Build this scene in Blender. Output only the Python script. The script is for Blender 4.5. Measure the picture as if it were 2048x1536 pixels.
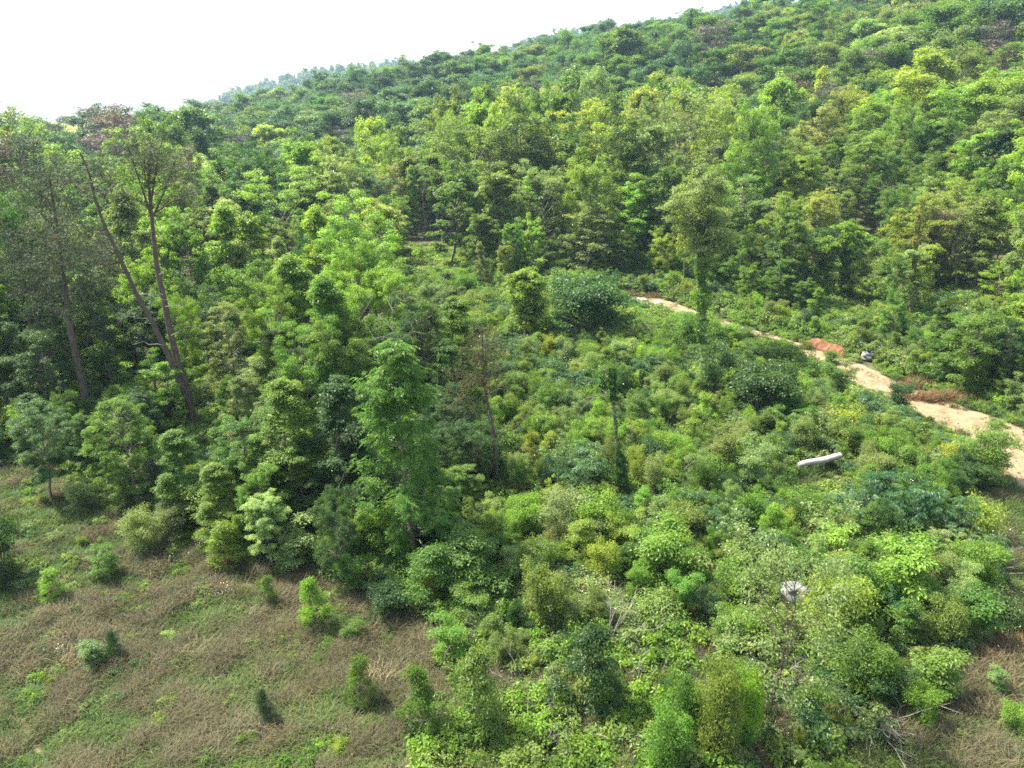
import bpy, math, random
import numpy as np
from math import radians, tan, atan2, sin, cos, pi, hypot

# ------------------------------------------------------------------ clearing, camera, light
for o in list(bpy.data.objects):
    bpy.data.objects.remove(o, do_unlink=True)
S = bpy.context.scene
COL = S.collection
RNG = np.random.default_rng(20240519)

CAM_H, PITCH, FPX, PW, PH = 24.0, radians(20.0), 1518.0, 2048, 1536
cd = bpy.data.cameras.new('camera'); cam = bpy.data.objects.new('camera', cd); COL.objects.link(cam)
cd.sensor_width = 36.0; cd.lens = 36.0 * FPX / PW
cd.clip_start = 0.5; cd.clip_end = 9000
cam.location = (0, 0, CAM_H); cam.rotation_euler = (pi / 2 - PITCH, 0, 0)
S.camera = cam

SUN_AZ = atan2(-0.90, 0.42)          # clockwise from +Y: from the left, a little behind the wood
SUN_EL = radians(57)
W = bpy.data.worlds.new('World'); S.world = W; W.use_nodes = True
nt = W.node_tree; nt.nodes.clear()
sky = nt.nodes.new('ShaderNodeTexSky'); sky.sky_type = 'NISHITA'; sky.sun_disc = False
sky.sun_elevation = SUN_EL; sky.sun_rotation = SUN_AZ; sky.dust_density = 4.0; sky.air_density = 1.2
b1 = nt.nodes.new('ShaderNodeBackground'); b1.inputs[1].default_value = 0.10
b2 = nt.nodes.new('ShaderNodeBackground'); b2.inputs[0].default_value = (0.93, 0.97, 1.0, 1); b2.inputs[1].default_value = 0.20
ad = nt.nodes.new('ShaderNodeAddShader'); wo = nt.nodes.new('ShaderNodeOutputWorld')
nt.links.new(sky.outputs[0], b1.inputs[0]); nt.links.new(b1.outputs[0], ad.inputs[0])
nt.links.new(b2.outputs[0], ad.inputs[1]); nt.links.new(ad.outputs[0], wo.inputs[0])

sl = bpy.data.lights.new('sun', 'SUN'); sl.energy = 5.0; sl.angle = radians(0.55); sl.color = (1.0, 0.945, 0.84)
sun = bpy.data.objects.new('sun', sl); COL.objects.link(sun)
sx, sy, sz = sin(SUN_AZ) * cos(SUN_EL), cos(SUN_AZ) * cos(SUN_EL), sin(SUN_EL)
from mathutils import Vector
sun.rotation_euler = Vector((sx, sy, sz)).to_track_quat('Z', 'Y').to_euler()

S.view_settings.view_transform = 'Standard'; S.view_settings.look = 'None'
S.view_settings.exposure = 1.8; S.view_settings.gamma = 1.0; S.view_settings.use_curve_mapping = False
S.render.engine = 'CYCLES'
cy = S.cycles
cy.max_bounces = 6; cy.diffuse_bounces = 3; cy.glossy_bounces = 1; cy.transmission_bounces = 4
cy.transparent_max_bounces = 8; cy.volume_bounces = 0
cy.sample_clamp_indirect = 4.0; cy.use_denoising = False; cy.denoiser = 'OPENIMAGEDENOISE'; cy.denoising_prefilter = 'ACCURATE'
cy.caustics_reflective = False; cy.caustics_refractive = False
S.render.use_persistent_data = False
cy.pixel_filter_type = 'BLACKMAN_HARRIS'; cy.filter_width = 1.65

# ------------------------------------------------------------------ terrain
def softplus(v, k):
    return k * np.logaddexp(0.0, np.asarray(v, float) / k)

def terr(x, y):
    x = np.asarray(x, float); y = np.asarray(y, float)
    r = np.hypot(x, y)
    z = 0.225 * softplus(0.75 * x + 0.66 * y - 104, 12)
    z = z - 0.34 * softplus(r - 440, 25)
    z = np.maximum(z, -0.02 * softplus(r - 230, 30))
    # shallow ravine across the hill behind the first tall stand
    ax = np.degrees(np.arctan2(x, np.maximum(y, 1)))
    z = z - 7.0 * np.exp(-((r - 215 - 1.2 * ax) / 32.0) ** 2) * np.clip((ax + 22) / 15, 0, 1) * np.clip((26 - ax) / 12, 0, 1)
    # far ridge, rising to the right
    top = np.interp(x, [-2500, -660, -590, -520, -455, -300, -140, 450, 2500], [-90, -6, 18, 52, 62, 84, 102, 205, 240])
    z = np.maximum(z, top - 0.42 * np.abs(y - 1560 - 0.1 * x) - 10 + 8 * np.sin(x / 70.0))
    amp = np.clip(r / 60, 0.15, 1.0)
    z = z + amp * (0.35 * np.sin(x / 11 + 1.3) * np.cos(y / 14) + 0.5 * np.sin(x / 29 + y / 37))
    z = z - 0.5 * np.exp(-(((x + 20) / 9) ** 2 + ((y - 26) / 9) ** 2))
    return z

CP, SP = cos(PITCH), sin(PITCH)
def ray(px, py):
    u, v = (px - PW / 2) / FPX, (PH / 2 - py) / FPX
    d = np.array([u, CP + v * SP, -SP + v * CP]); return d / np.linalg.norm(d)

def proj(x, y, z):
    dz = np.asarray(z, float) - CAM_H
    f = y * CP - dz * SP; up = y * SP + dz * CP
    f = np.maximum(f, 0.1)
    return PW / 2 + FPX * x / f, PH / 2 - FPX * up / f, f

TT = np.concatenate([np.arange(8, 140, 0.25), np.arange(140, 900, 1.0)])
def march(px, py, h=0.0):
    d = ray(px, py); P = np.array([0, 0, CAM_H]) + TT[:, None] * d
    below = P[:, 2] - terr(P[:, 0], P[:, 1]) - h <= 0
    i = int(np.argmax(below))
    if not below[i]: return None
    return P[i, 0], P[i, 1]

def at(px, py):
    p = march(px, py)
    return np.array([p[0], p[1], float(terr(p[0], p[1]))])

def height_for(base, py_top):
    """height that makes the top of a thing standing at base reach row py_top"""
    lo, hi = 0.1, 45.0
    for _ in range(40):
        m = (lo + hi) / 2
        if proj(base[0], base[1], base[2] + m)[1] > py_top: lo = m
        else: hi = m
    return lo

def poly_world(pts):
    return np.array([at(*p)[:2] for p in pts])

def inside(poly, x, y):
    x = np.asarray(x, float); y = np.asarray(y, float); c = np.zeros(x.shape, bool)
    n = len(poly)
    for i in range(n):
        x0, y0 = poly[i]; x1, y1 = poly[(i + 1) % n]
        k = ((y0 > y) != (y1 > y)) & (x < (x1 - x0) * (y - y0) / (y1 - y0 + 1e-12) + x0)
        c ^= k
    return c

def edge_dist(poly, x, y):
    x = np.asarray(x, float); y = np.asarray(y, float); d = np.full(x.shape, 1e9)
    for i in range(len(poly)):
        a = poly[i]; b = poly[(i + 1) % len(poly)]; e = b - a
        t = np.clip(((x - a[0]) * e[0] + (y - a[1]) * e[1]) / (e @ e + 1e-9), 0, 1)
        d = np.minimum(d, np.hypot(x - a[0] - t * e[0], y - a[1] - t * e[1]))
    return d

# ------------------------------------------------------------------ materials
def newmat(name):
    m = bpy.data.materials.new(name); m.use_nodes = True; m.node_tree.nodes.clear()
    return m, m.node_tree.nodes, m.node_tree.links

def leaf_material(name, translucency=0.45, rough=0.42, spec=0.32, warm=(1.95, 1.9, 0.8)):
    m, N, L = newmat(name)
    tint = N.new('ShaderNodeAttribute'); tint.attribute_type = 'INSTANCER'; tint.attribute_name = 'tint'
    sh = N.new('ShaderNodeAttribute'); sh.attribute_type = 'GEOMETRY'; sh.attribute_name = 'shade'
    # shade (0..1, random per leaf and per spray of leaves) shifts value and hue of the leaf
    ramp = N.new('ShaderNodeValToRGB'); e = ramp.color_ramp.elements
    e[0].position = 0.0; e[0].color = (0.62, 0.70, 0.66, 1); e[1].position = 1.0; e[1].color = (1.42, 1.30, 1.05, 1)
    x = e.new(0.5); x.color = (0.97, 1.0, 0.92, 1)
    L.new(sh.outputs['Fac'], ramp.inputs[0])
    mul = N.new('ShaderNodeMix'); mul.data_type = 'RGBA'; mul.blend_type = 'MULTIPLY'; mul.inputs[0].default_value = 1
    L.new(tint.outputs['Color'], mul.inputs[6]); L.new(ramp.outputs[0], mul.inputs[7])
    p = N.new('ShaderNodeBsdfPrincipled'); p.inputs['Roughness'].default_value = rough
    p.inputs['Specular IOR Level'].default_value = spec
    L.new(mul.outputs[2], p.inputs['Base Color'])
    tm = N.new('ShaderNodeMix'); tm.data_type = 'RGBA'; tm.blend_type = 'MULTIPLY'; tm.inputs[0].default_value = 1
    tm.inputs[7].default_value = (*warm, 1); L.new(mul.outputs[2], tm.inputs[6])
    t = N.new('ShaderNodeBsdfTranslucent'); L.new(tm.outputs[2], t.inputs[0])
    mx = N.new('ShaderNodeMixShader'); mx.inputs[0].default_value = translucency
    L.new(p.outputs[0], mx.inputs[1]); L.new(t.outputs[0], mx.inputs[2])
    out = N.new('ShaderNodeOutputMaterial'); L.new(mx.outputs[0], out.inputs[0])
    return m

def noise_material(name, c0, c1, scale=3.0, stretch=(1, 1, 1), rough=0.9, bump=0.4, c2=None, detail=8.0):
    m, N, L = newmat(name)
    tc = N.new('ShaderNodeTexCoord'); mp = N.new('ShaderNodeMapping'); mp.inputs['Scale'].default_value = stretch
    L.new(tc.outputs['Object'], mp.inputs[0])
    n = N.new('ShaderNodeTexNoise'); n.inputs['Scale'].default_value = scale; n.inputs['Detail'].default_value = detail
    n.inputs['Roughness'].default_value = 0.65
    L.new(mp.outputs[0], n.inputs[0])
    r = N.new('ShaderNodeValToRGB'); e = r.color_ramp.elements
    e[0].position = 0.32; e[0].color = (*c0, 1); e[1].position = 0.68; e[1].color = (*c1, 1)
    if c2: q = e.new(0.5); q.color = (*c2, 1)
    L.new(n.outputs[0], r.inputs[0])
    p = N.new('ShaderNodeBsdfPrincipled'); p.inputs['Roughness'].default_value = rough; p.inputs['Specular IOR Level'].default_value = 0.2
    L.new(r.outputs[0], p.inputs['Base Color'])
    b = N.new('ShaderNodeBump'); b.inputs['Strength'].default_value = bump; b.inputs['Distance'].default_value = 0.05
    L.new(n.outputs[0], b.inputs['Height']); L.new(b.outputs[0], p.inputs['Normal'])
    out = N.new('ShaderNodeOutputMaterial'); L.new(p.outputs[0], out.inputs[0])
    return m

M_LEAF = leaf_material('leaf')
M_NEEDLE = leaf_material('needle', translucency=0.15, rough=0.6, warm=(1.15, 1.1, 0.7))
M_BLADE = leaf_material('blade', translucency=0.25, rough=0.65, spec=0.15, warm=(1.15, 1.1, 0.7))
M_PETAL = noise_material('petal', (0.62, 0.60, 0.52), (0.8, 0.78, 0.72), 20, bump=0)
M_BARK = noise_material('grey_brown_bark', (0.085, 0.072, 0.058), (0.24, 0.21, 0.175), 6, (1, 1, 0.25))
M_PINEBARK = noise_material('red_brown_pine_bark', (0.045, 0.034, 0.028), (0.135, 0.098, 0.076), 7, (1, 1, 0.35))
M_DEAD = noise_material('weathered_dead_wood', (0.10, 0.088, 0.074), (0.23, 0.205, 0.175), 8, (1, 1, 0.2))
M_STICK = noise_material('pale_dry_stick', (0.13, 0.112, 0.092), (0.27, 0.245, 0.21), 8, (1, 1, 0.2))
M_PALE = noise_material('bleached_log_wood', (0.24, 0.225, 0.20), (0.42, 0.40, 0.36), 6, (0.3, 1, 1))
M_STALK = noise_material('green_stem', (0.05, 0.06, 0.025), (0.13, 0.12, 0.06), 8)
M_ROAD = noise_material('tan_dirt', (0.095, 0.070, 0.037), (0.235, 0.185, 0.110), 0.9, rough=0.95, bump=0.7, c2=(0.185, 0.140, 0.080), detail=12)
M_CLAY = noise_material('red_clay', (0.05, 0.024, 0.012), (0.19, 0.105, 0.060), 1.9, rough=0.95, bump=0.9, c2=(0.125, 0.056, 0.027))
M_ROCK = noise_material('pale_grey_rock', (0.10, 0.104, 0.108), (0.23, 0.23, 0.225), 3.0, rough=0.85, bump=0.5)
M_WHITE = noise_material('white_debris', (0.20, 0.20, 0.198), (0.36, 0.36, 0.355), 5, rough=0.6)
M_SOIL = noise_material('soil_and_litter', (0.040, 0.045, 0.018), (0.10, 0.082, 0.045), 0.5, rough=1.0, bump=0.6, c2=(0.055, 0.064, 0.026), detail=12)

# ------------------------------------------------------------------ mesh building
def nrm(v):
    return v / np.maximum(np.linalg.norm(v, axis=-1, keepdims=True), 1e-9)

class Geo:
    """gathers tubes and leaves as arrays; mesh() makes one Blender mesh of them"""
    def __init__(s):
        s.v, s.q, s.mi, s.sh, s.n = [], [], [], [], 0
    def add(s, verts, quads, mi=0, shade=None):
        s.v.append(np.asarray(verts, float)); s.q.append(np.asarray(quads, int) + s.n); s.n += len(verts)
        s.mi.append(np.full(len(quads), mi)); s.sh.append(np.full(len(quads), 0.5) if shade is None else shade)
    def tube(s, path, r0, r1, sides=6, mi=0, wob=0.0):
        P = np.asarray(path, float); n = len(P)
        T = nrm(np.gradient(P, axis=0)); ref = np.array([0.31, 0.95, 0.05]) if abs(T[0, 2]) > 0.5 else np.array([0.0, 0, 1.0])
        A = nrm(np.cross(T, ref)); B = np.cross(T, A)
        R = np.linspace(r0, r1, n) if np.isscalar(r0) else np.asarray(r0)
        a = np.arange(sides) * 2 * pi / sides
        rr = R[:, None] * (1 + (wob * np.sin(a * 3 + np.arange(n)[:, None] * 1.7) if wob else 0))
        V = P[:, None] + A[:, None] * (np.cos(a) * rr)[..., None] + B[:, None] * (np.sin(a) * rr)[..., None]
        i = np.arange(n - 1)[:, None] * sides; j = np.arange(sides); k = (j + 1) % sides
        Q = np.stack([i + j, i + k, i + sides + k, i + sides + j], -1).reshape(-1, 4)
        s.add(V.reshape(-1, 3), Q, mi)
    def leaves(s, C, Nn, A, Ln, Wd, shade, mi=0, fold=0.18):
        """one folded diamond per leaf"""
        A = nrm(A - Nn * np.sum(A * Nn, -1, keepdims=True)); B = np.cross(Nn, A)
        Ln = np.asarray(Ln)[..., None]; Wd = np.asarray(Wd)[..., None]
        V = np.stack([C - A * Ln * 0.5, C + B * Wd * 0.5 - A * Ln * 0.06 + Nn * Wd * fold, C + A * Ln * 0.5 - Nn * Ln * 0.12,
                      C - B * Wd * 0.5 - A * Ln * 0.06 + Nn * Wd * fold], 1)
        Q = np.arange(len(C) * 4).reshape(-1, 4)
        s.add(V.reshape(-1, 3), Q, mi, shade)
    def mesh(s, name, mats, smooth=False):
        V = np.concatenate(s.v); Q = np.concatenate(s.q); me = bpy.data.meshes.new(name)
        me.vertices.add(len(V)); me.vertices.foreach_set('co', V.astype(np.float32).ravel())
        me.loops.add(Q.size); me.loops.foreach_set('vertex_index', Q.astype(np.int32).ravel())
        me.polygons.add(len(Q)); me.polygons.foreach_set('loop_start', np.arange(len(Q), dtype=np.int32) * 4)
        me.polygons.foreach_set('material_index', np.concatenate(s.mi).astype(np.int32))
        me.polygons.foreach_set('use_smooth', np.full(len(Q), smooth))
        a = me.attributes.new('shade', 'FLOAT', 'FACE'); a.data.foreach_set('value', np.concatenate(s.sh).astype(np.float32))
        for m in mats: me.materials.append(m)
        me.update(calc_edges=True)
        return me

def bend_path(rng, p0, d, length, n=5, up=0.0, wig=0.12):
    """a limb: n points from p0 along d, bending by up per unit and wandering"""
    p = np.array(p0, float); d = nrm(np.array(d, float)); out = [p.copy()]
    for _ in range(n - 1):
        d = nrm(d + np.array([0, 0, up / (n - 1)]) + rng.normal(0, wig, 3) / (n - 1) * 2)
        p = p + d * length / (n - 1); out.append(p.copy())
    return np.array(out)

def dirv(az, el):
    return np.array([cos(az) * cos(el), sin(az) * cos(el), sin(el)])

def along(path, t):
    t = t * (len(path) - 1); i = min(int(t), len(path) - 2); f = t - i
    return path[i] * (1 - f) + path[i + 1] * f

def spray(rng, geo, clusters, n_leaves, leaf, flat=0.5, droop=0.2, upness=0.75, mi=0, ratio=0.55, spread=0.16):
    """leaf sprays: clusters = [(centre, radius, direction)]"""
    rad = np.array([c[1] for c in clusters]); w = rad ** 2; cnt = np.maximum(3, (n_leaves * w / w.sum())).astype(int)
    idx = np.repeat(np.arange(len(clusters)), cnt); n = len(idx)
    Cc = np.array([c[0] for c in clusters])[idx]; R = rad[idx]; D = nrm(np.array([c[2] for c in clusters]))[idx]
    d = nrm(rng.normal(size=(n, 3))); low = (d[:, 2] < -0.1) & (rng.random(n) < 0.42); d[low, 2] *= -1
    rr = R * rng.random(n) ** 0.5
    off = d * rr[:, None]; off[:, 2] *= flat
    off += D * (rng.random(n) * 0.5 * R)[:, None]
    off[:, 2] -= 0.11 * flat * (np.hypot(off[:, 0], off[:, 1]) ** 2) / R * (1 + droop)
    P = Cc + off
    Nn = nrm(np.array([0, 0, upness]) + 0.55 * d + rng.normal(0, 0.45, (n, 3)))
    A = nrm(np.stack([off[:, 0], off[:, 1], -droop * R], -1) + rng.normal(0, 0.35, (n, 3)) * R[:, None])
    cs = rng.normal(0, spread, len(clusters))[idx]
    shade = np.clip(0.5 + cs + rng.normal(0, 0.16, n), 0, 1)
    ln = leaf * rng.uniform(0.7, 1.3, n)
    geo.leaves(P, Nn, A, ln, ln * ratio, shade, mi)

def fronds(rng, geo, origins, dirs, length, pairs, leaf, droop=0.7, mi=0, ratio=0.33, spread=0.14):
    """pinnate leaves: each frond is a drooping row of paired leaflets"""
    O = np.asarray(origins, float); D = nrm(np.asarray(dirs, float)); n = len(O); k = pairs * 2 + 1
    Ls = length * rng.uniform(0.7, 1.25, n)
    t = np.concatenate([np.repeat((np.arange(pairs) + 1) / (pairs + 0.4), 2), [1.0]])
    side = np.concatenate([np.tile([-1, 1], pairs), [0]]).astype(float)
    down = np.array([0, 0, -1.0])
    P = O[:, None] + D[:, None] * (Ls[:, None] * t)[..., None] + down * (droop * Ls[:, None] * t ** 2 * 0.55)[..., None]
    tang = nrm(D[:, None] + down * (droop * 1.1 * t)[None, :, None])
    S_ = nrm(np.cross(D, [0, 0, 1.0]) + 1e-6)[:, None] * side[None, :, None]
    A = nrm(S_ * 1.0 + tang * 0.55 + down * 0.35 + rng.normal(0, 0.12, P.shape))
    Nn = nrm(np.array([0, 0, 1.0]) + S_ * 0.35 + D[:, None] * 0.3 + rng.normal(0, 0.25, P.shape))
    ln = leaf * rng.uniform(0.75, 1.2, (n, k)) * (0.75 + 0.5 * np.sin(t * pi))[None]
    C = P + A * ln[..., None] * 0.5
    sh = np.clip(0.5 + rng.normal(0, spread, n)[:, None] + rng.normal(0, 0.1, (n, k)), 0, 1)
    geo.leaves(C.reshape(-1, 3), Nn.reshape(-1, 3), A.reshape(-1, 3), ln.ravel(), ln.ravel() * ratio, sh.ravel(), mi)

PROFILE = {
    'round': lambda u: np.sqrt(np.clip(1 - (1.75 * (u - 0.42)) ** 2, 0.05, 1)),
    'column': lambda u: np.clip(0.75 + 0.3 * np.sin(u * pi) - 0.85 * np.clip(u - 0.6, 0, 1), 0.2, 1.1),
    'cone': lambda u: np.clip(1.02 - u, 0.06, 1) ** 0.8,
    'vase': lambda u: np.clip(0.45 + 0.75 * u - 1.5 * np.clip(u - 0.78, 0, 1), 0.2, 1.1),
    'umbrella': lambda u: np.clip(0.35 + 0.9 * u - 2.6 * np.clip(u - 0.75, 0, 1), 0.15, 1.1),
}

def gen_tree(seed, h, cb, rx, profile='round', limbs=18, subs=4, leaf=0.2, n_leaves=20000, cr=0.9, flat=0.5, droop=0.2,
             upness=0.75, trunk_r=0.22, el=(10, 65), kind='leaf', lean=0.04, twig=True, stems=1, frond=(0.6, 5), sides=7, dead_limbs=0):
    """returns (wood Geo, crown Geo)"""
    rng = np.random.default_rng(seed); wood, crown = Geo(), Geo(); clusters = []
    prof = PROFILE[profile]
    for st in range(stems):
        a0 = rng.random() * 2 * pi
        ln = lean if stems == 1 else rng.uniform(0.08, 0.34)
        hh = h * (1 if st == 0 else rng.uniform(0.72, 0.98))
        n = 9; zz = np.linspace(0, hh * 0.95, n)
        wx = np.cumsum(rng.normal(0, 0.018 * hh, (n, 2)), 0); wx -= wx[0]
        tp = np.stack([cos(a0) * ln * zz + wx[:, 0] * 0.6, sin(a0) * ln * zz + wx[:, 1] * 0.6, zz], -1)
        tp[0, 2] = -0.35
        R = trunk_r * (1 - 0.9 * np.linspace(0, 1, n) ** 0.9); R[0] *= 1.45
        wood.tube(tp, R, None, sides, wob=0.08)
        nl = max(3, limbs // stems)
        for i in range(nl + dead_limbs):
            dead = i >= nl
            u = (i + rng.random()) / nl if not dead else 0
            t = (cb + (0.97 - cb) * u) if not dead else rng.uniform(cb * 0.35, cb)
            p0 = along(tp, min(t, 1)); az = i * 2.39996 + rng.normal(0, 0.35) + a0
            L = rx * float(prof(u)) * rng.uniform(0.72, 1.12) / (1 if stems == 1 else stems ** 0.5)
            if dead: L = rx * rng.uniform(0.25, 0.6)
            e = radians(el[0] + (el[1] - el[0]) * u + rng.normal(0, 9))
            if dead: e = radians(rng.uniform(-15, 20))
            Ltot = L / max(cos(e), 0.45)
            path = bend_path(rng, p0, dirv(az, e), Ltot, 5, up=(0.35 - droop * 1.1), wig=0.18)
            lr = max(0.016, min(trunk_r * 0.42, 0.03 * Ltot)) * (1 - 0.45 * u)
            wood.tube(path, lr, lr * 0.25, 4)
            if dead: continue
            clusters.append((path[-1], cr * rng.uniform(0.6, 1.25), path[-1] - path[-2])); clusters.append((path[-2] + rng.normal(0, 0.12, 3) * cr, cr * rng.uniform(0.5, 0.95), path[-1] - path[-2]))
            for s in range(subs):
                ts = rng.uniform(0.32, 0.95); q0 = along(path, ts)
                sd = nrm(path[-1] - path[0]); sa = atan2(sd[1], sd[0]) + rng.choice([-1, 1]) * rng.uniform(0.4, 1.2)
                se = e * 0.6 + rng.uniform(-0.15, 0.55)
                sp = bend_path(rng, q0, dirv(sa, se), Ltot * rng.uniform(0.22, 0.45), 3, up=0.2 - droop, wig=0.2)
                if twig: wood.tube(sp, lr * 0.45, lr * 0.15, 3)
                clusters.append((sp[-1] + rng.normal(0, 0.25, 3) * cr, cr * rng.uniform(0.5, 1.2), sp[-1] - sp[0]))
        clusters.append((tp[-1], cr * 0.9, np.array([0, 0, 1.0])))
    if kind == 'leaf':
        spray(rng, crown, clusters, n_leaves, leaf, flat, droop, upness)
    elif kind == 'frond':
        rad = np.array([c[1] for c in clusters]); per = np.maximum(2, n_leaves / (2 * frond[1] + 1) * rad / rad.sum()).astype(int)
        idx = np.repeat(np.arange(len(clusters)), per); C = np.array([c[0] for c in clusters])[idx]
        d = nrm(rng.normal(size=(len(idx), 3))); d[:, 2] = d[:, 2] * 0.5 + 0.15
        O = C + d * (rad[idx] * rng.random(len(idx)) * 0.8)[:, None] * np.array([1, 1, 0.5])
        fronds(rng, crown, O, d, frond[0], frond[1], leaf, droop=0.9)
    elif kind == 'needle':
        rad = np.array([c[1] for c in clusters]); w = rad ** 2; cnt = np.maximum(3, n_leaves * w / w.sum()).astype(int)
        idx = np.repeat(np.arange(len(clusters)), cnt); n = len(idx)
        C = np.array([c[0] for c in clusters])[idx]
        nt_ = 14; sub = nrm(rng.normal(size=(len(clusters), nt_, 3))) * rad[:, None, None] * rng.random((len(clusters), nt_, 1)) ** 0.4
        sub[..., 2] = sub[..., 2] * flat
        tuft = sub[idx, rng.integers(0, nt_, n)]
        d = nrm(rng.normal(size=(n, 3)) + [0, 0, 0.45]); ln = leaf * rng.uniform(0.7, 1.2, n)
        P = C + tuft + d * ln[:, None] * 0.5
        shade = np.clip(0.5 + rng.normal(0, 0.16, len(clusters))[idx] + rng.normal(0, 0.14, n), 0, 1)
        crown.leaves(P, nrm(np.cross(d, rng.normal(size=(n, 3)))), d, ln, ln * 0.16, shade)
    return wood, crown

# ------------------------------------------------------------------ things
def props(o, label=None, cat=None, group=None, kind=None):
    if label: o['label'] = label
    if cat: o['category'] = cat
    if group: o['group'] = group
    if kind: o['kind'] = kind
    return o

def part(name, me, parent):
    o = bpy.data.objects.new(name, me); COL.objects.link(o); o.parent = parent
    return o

def empty(name, loc, rz=0.0, scale=(1, 1, 1), tilt=(0, 0)):
    o = bpy.data.objects.new(name, None); COL.objects.link(o)
    o.location = loc; o.rotation_euler = (tilt[0], tilt[1], rz); o.scale = scale
    o.empty_display_size = 0.3
    return o

class Proto:
    def __init__(s, wood, crown, wood_mat, leaf_mat, h, r, names=('trunk', 'crown'), extra=None):
        s.wood = wood.mesh(names[0], [wood_mat]); s.crown = crown.mesh(names[1], [leaf_mat]) if crown.v else None
        if crown.v:   # the size the plant really has
            V = np.concatenate(crown.v); h = float(np.percentile(V[:, 2], 99.3)); r = float(np.percentile(np.hypot(V[:, 0], V[:, 1]), 93))
        s.h, s.r, s.names, s.extra = h, r, names, extra
        # the same plant as one mesh, for the masses nobody would count
        g = Geo(); g.v, g.q, g.mi, g.sh, g.n = list(wood.v), list(wood.q), list(wood.mi), list(wood.sh), wood.n
        for v, q, m, a in zip(crown.v, crown.q, crown.mi, crown.sh):
            g.v.append(v); g.q.append(q + wood.n); g.mi.append(m + 1); g.sh.append(a)
        s.joined = (g, [wood_mat, leaf_mat]); s._obj = None
    def source(s):
        if s._obj is None:
            s._obj = bpy.data.objects.new('plant_source', s.joined[0].mesh('plant_source', s.joined[1]))
        return s._obj

def plant(name, proto, loc, rz, scale, tint, label=None, cat=None, group=None, tilt=(0, 0)):
    root = empty(name, loc, rz, scale, tilt)
    props(root, label, cat, group)
    part(proto.names[0], proto.wood, root)
    if proto.crown:
        c = part(proto.names[1], proto.crown, root); c['tint'] = [float(tint[0]), float(tint[1]), float(tint[2])]
    if proto.extra:
        part(proto.extra[0], proto.extra[1], root)
    return root

def stuff(name, pts, rz, scale, tint, pick, sources, label):
    """one object that instances the sources on points (masses nobody would count)"""
    me = bpy.data.meshes.new(name); n = len(pts)
    me.vertices.add(n); me.vertices.foreach_set('co', np.asarray(pts, np.float32).ravel())
    def attr(nm, tp, arr, key):
        a = me.attributes.new(nm, tp, 'POINT'); a.data.foreach_set(key, arr.ravel())
    rot = np.zeros((n, 3), np.float32); rot[:, 2] = rz
    scl = np.asarray(scale, np.float32); scl = np.repeat(scl[:, None], 3, 1) if scl.ndim == 1 else scl
    attr('rot', 'FLOAT_VECTOR', rot, 'vector'); attr('scl', 'FLOAT_VECTOR', scl, 'vector')
    attr('tint', 'FLOAT_VECTOR', np.asarray(tint, np.float32), 'vector')
    attr('pick', 'INT', np.asarray(pick, np.int32), 'value')
    o = bpy.data.objects.new(name, me); COL.objects.link(o); props(o, label, None, None, 'stuff')
    g = bpy.data.node_groups.new(name + '_scatter', 'GeometryNodeTree')
    g.interface.new_socket('Geometry', in_out='INPUT', socket_type='NodeSocketGeometry')
    g.interface.new_socket('Geometry', in_out='OUTPUT', socket_type='NodeSocketGeometry')
    N, L = g.nodes, g.links; gi = N.new('NodeGroupInput'); go = N.new('NodeGroupOutput'); J = N.new('GeometryNodeJoinGeometry')
    def named(nm, tp):
        q = N.new('GeometryNodeInputNamedAttribute'); q.data_type = tp; q.inputs[0].default_value = nm
        return [s for s in q.outputs if s.enabled and s.name == 'Attribute'][0]
    ro, sc, pk = named('rot', 'FLOAT_VECTOR'), named('scl', 'FLOAT_VECTOR'), named('pick', 'INT')
    for i, src in enumerate(sources):
        oi = N.new('GeometryNodeObjectInfo'); oi.inputs['Object'].default_value = src; oi.inputs['As Instance'].default_value = True
        cmp_ = N.new('FunctionNodeCompare'); cmp_.data_type = 'INT'; cmp_.operation = 'EQUAL'
        ins = [s for s in cmp_.inputs if s.enabled]
        L.new(pk, ins[0]); ins[1].default_value = i
        ip = N.new('GeometryNodeInstanceOnPoints')
        L.new(gi.outputs[0], ip.inputs['Points']); L.new(cmp_.outputs[0], ip.inputs['Selection'])
        L.new(oi.outputs['Geometry'], ip.inputs['Instance']); L.new(ro, ip.inputs['Rotation']); L.new(sc, ip.inputs['Scale'])
        L.new(ip.outputs[0], J.inputs[0])
    L.new(J.outputs[0], go.inputs[0])
    md = o.modifiers.new('scatter', 'NODES'); md.node_group = g
    return o

# foliage colours (albedo)
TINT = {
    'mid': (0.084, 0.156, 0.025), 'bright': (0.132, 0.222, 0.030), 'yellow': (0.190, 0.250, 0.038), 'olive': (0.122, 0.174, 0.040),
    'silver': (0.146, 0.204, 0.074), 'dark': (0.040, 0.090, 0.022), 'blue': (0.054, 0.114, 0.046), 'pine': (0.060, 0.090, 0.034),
    'rust': (0.120, 0.096, 0.050), 'cream': (0.34, 0.38, 0.21), 'grey': (0.105, 0.094, 0.072),
}
def tinted(rng, key, v=0.14):
    c = np.array(TINT[key]) * math.exp(rng.normal(0, v)); c[0] *= math.exp(rng.normal(0, 0.07)); return c

# ------------------------------------------------------------------ ground, road
def grid_mesh(name, X, Y, Z, mat):
    n, m = X.shape; V = np.stack([X, Y, Z], -1).reshape(-1, 3)
    i = np.arange(n - 1)[:, None] * m; j = np.arange(m - 1)
    Q = np.stack([i + j, i + j + 1, i + m + j + 1, i + m + j], -1).reshape(-1, 4)
    g = Geo(); g.add(V, Q); return g.mesh(name, [mat], True)

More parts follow.
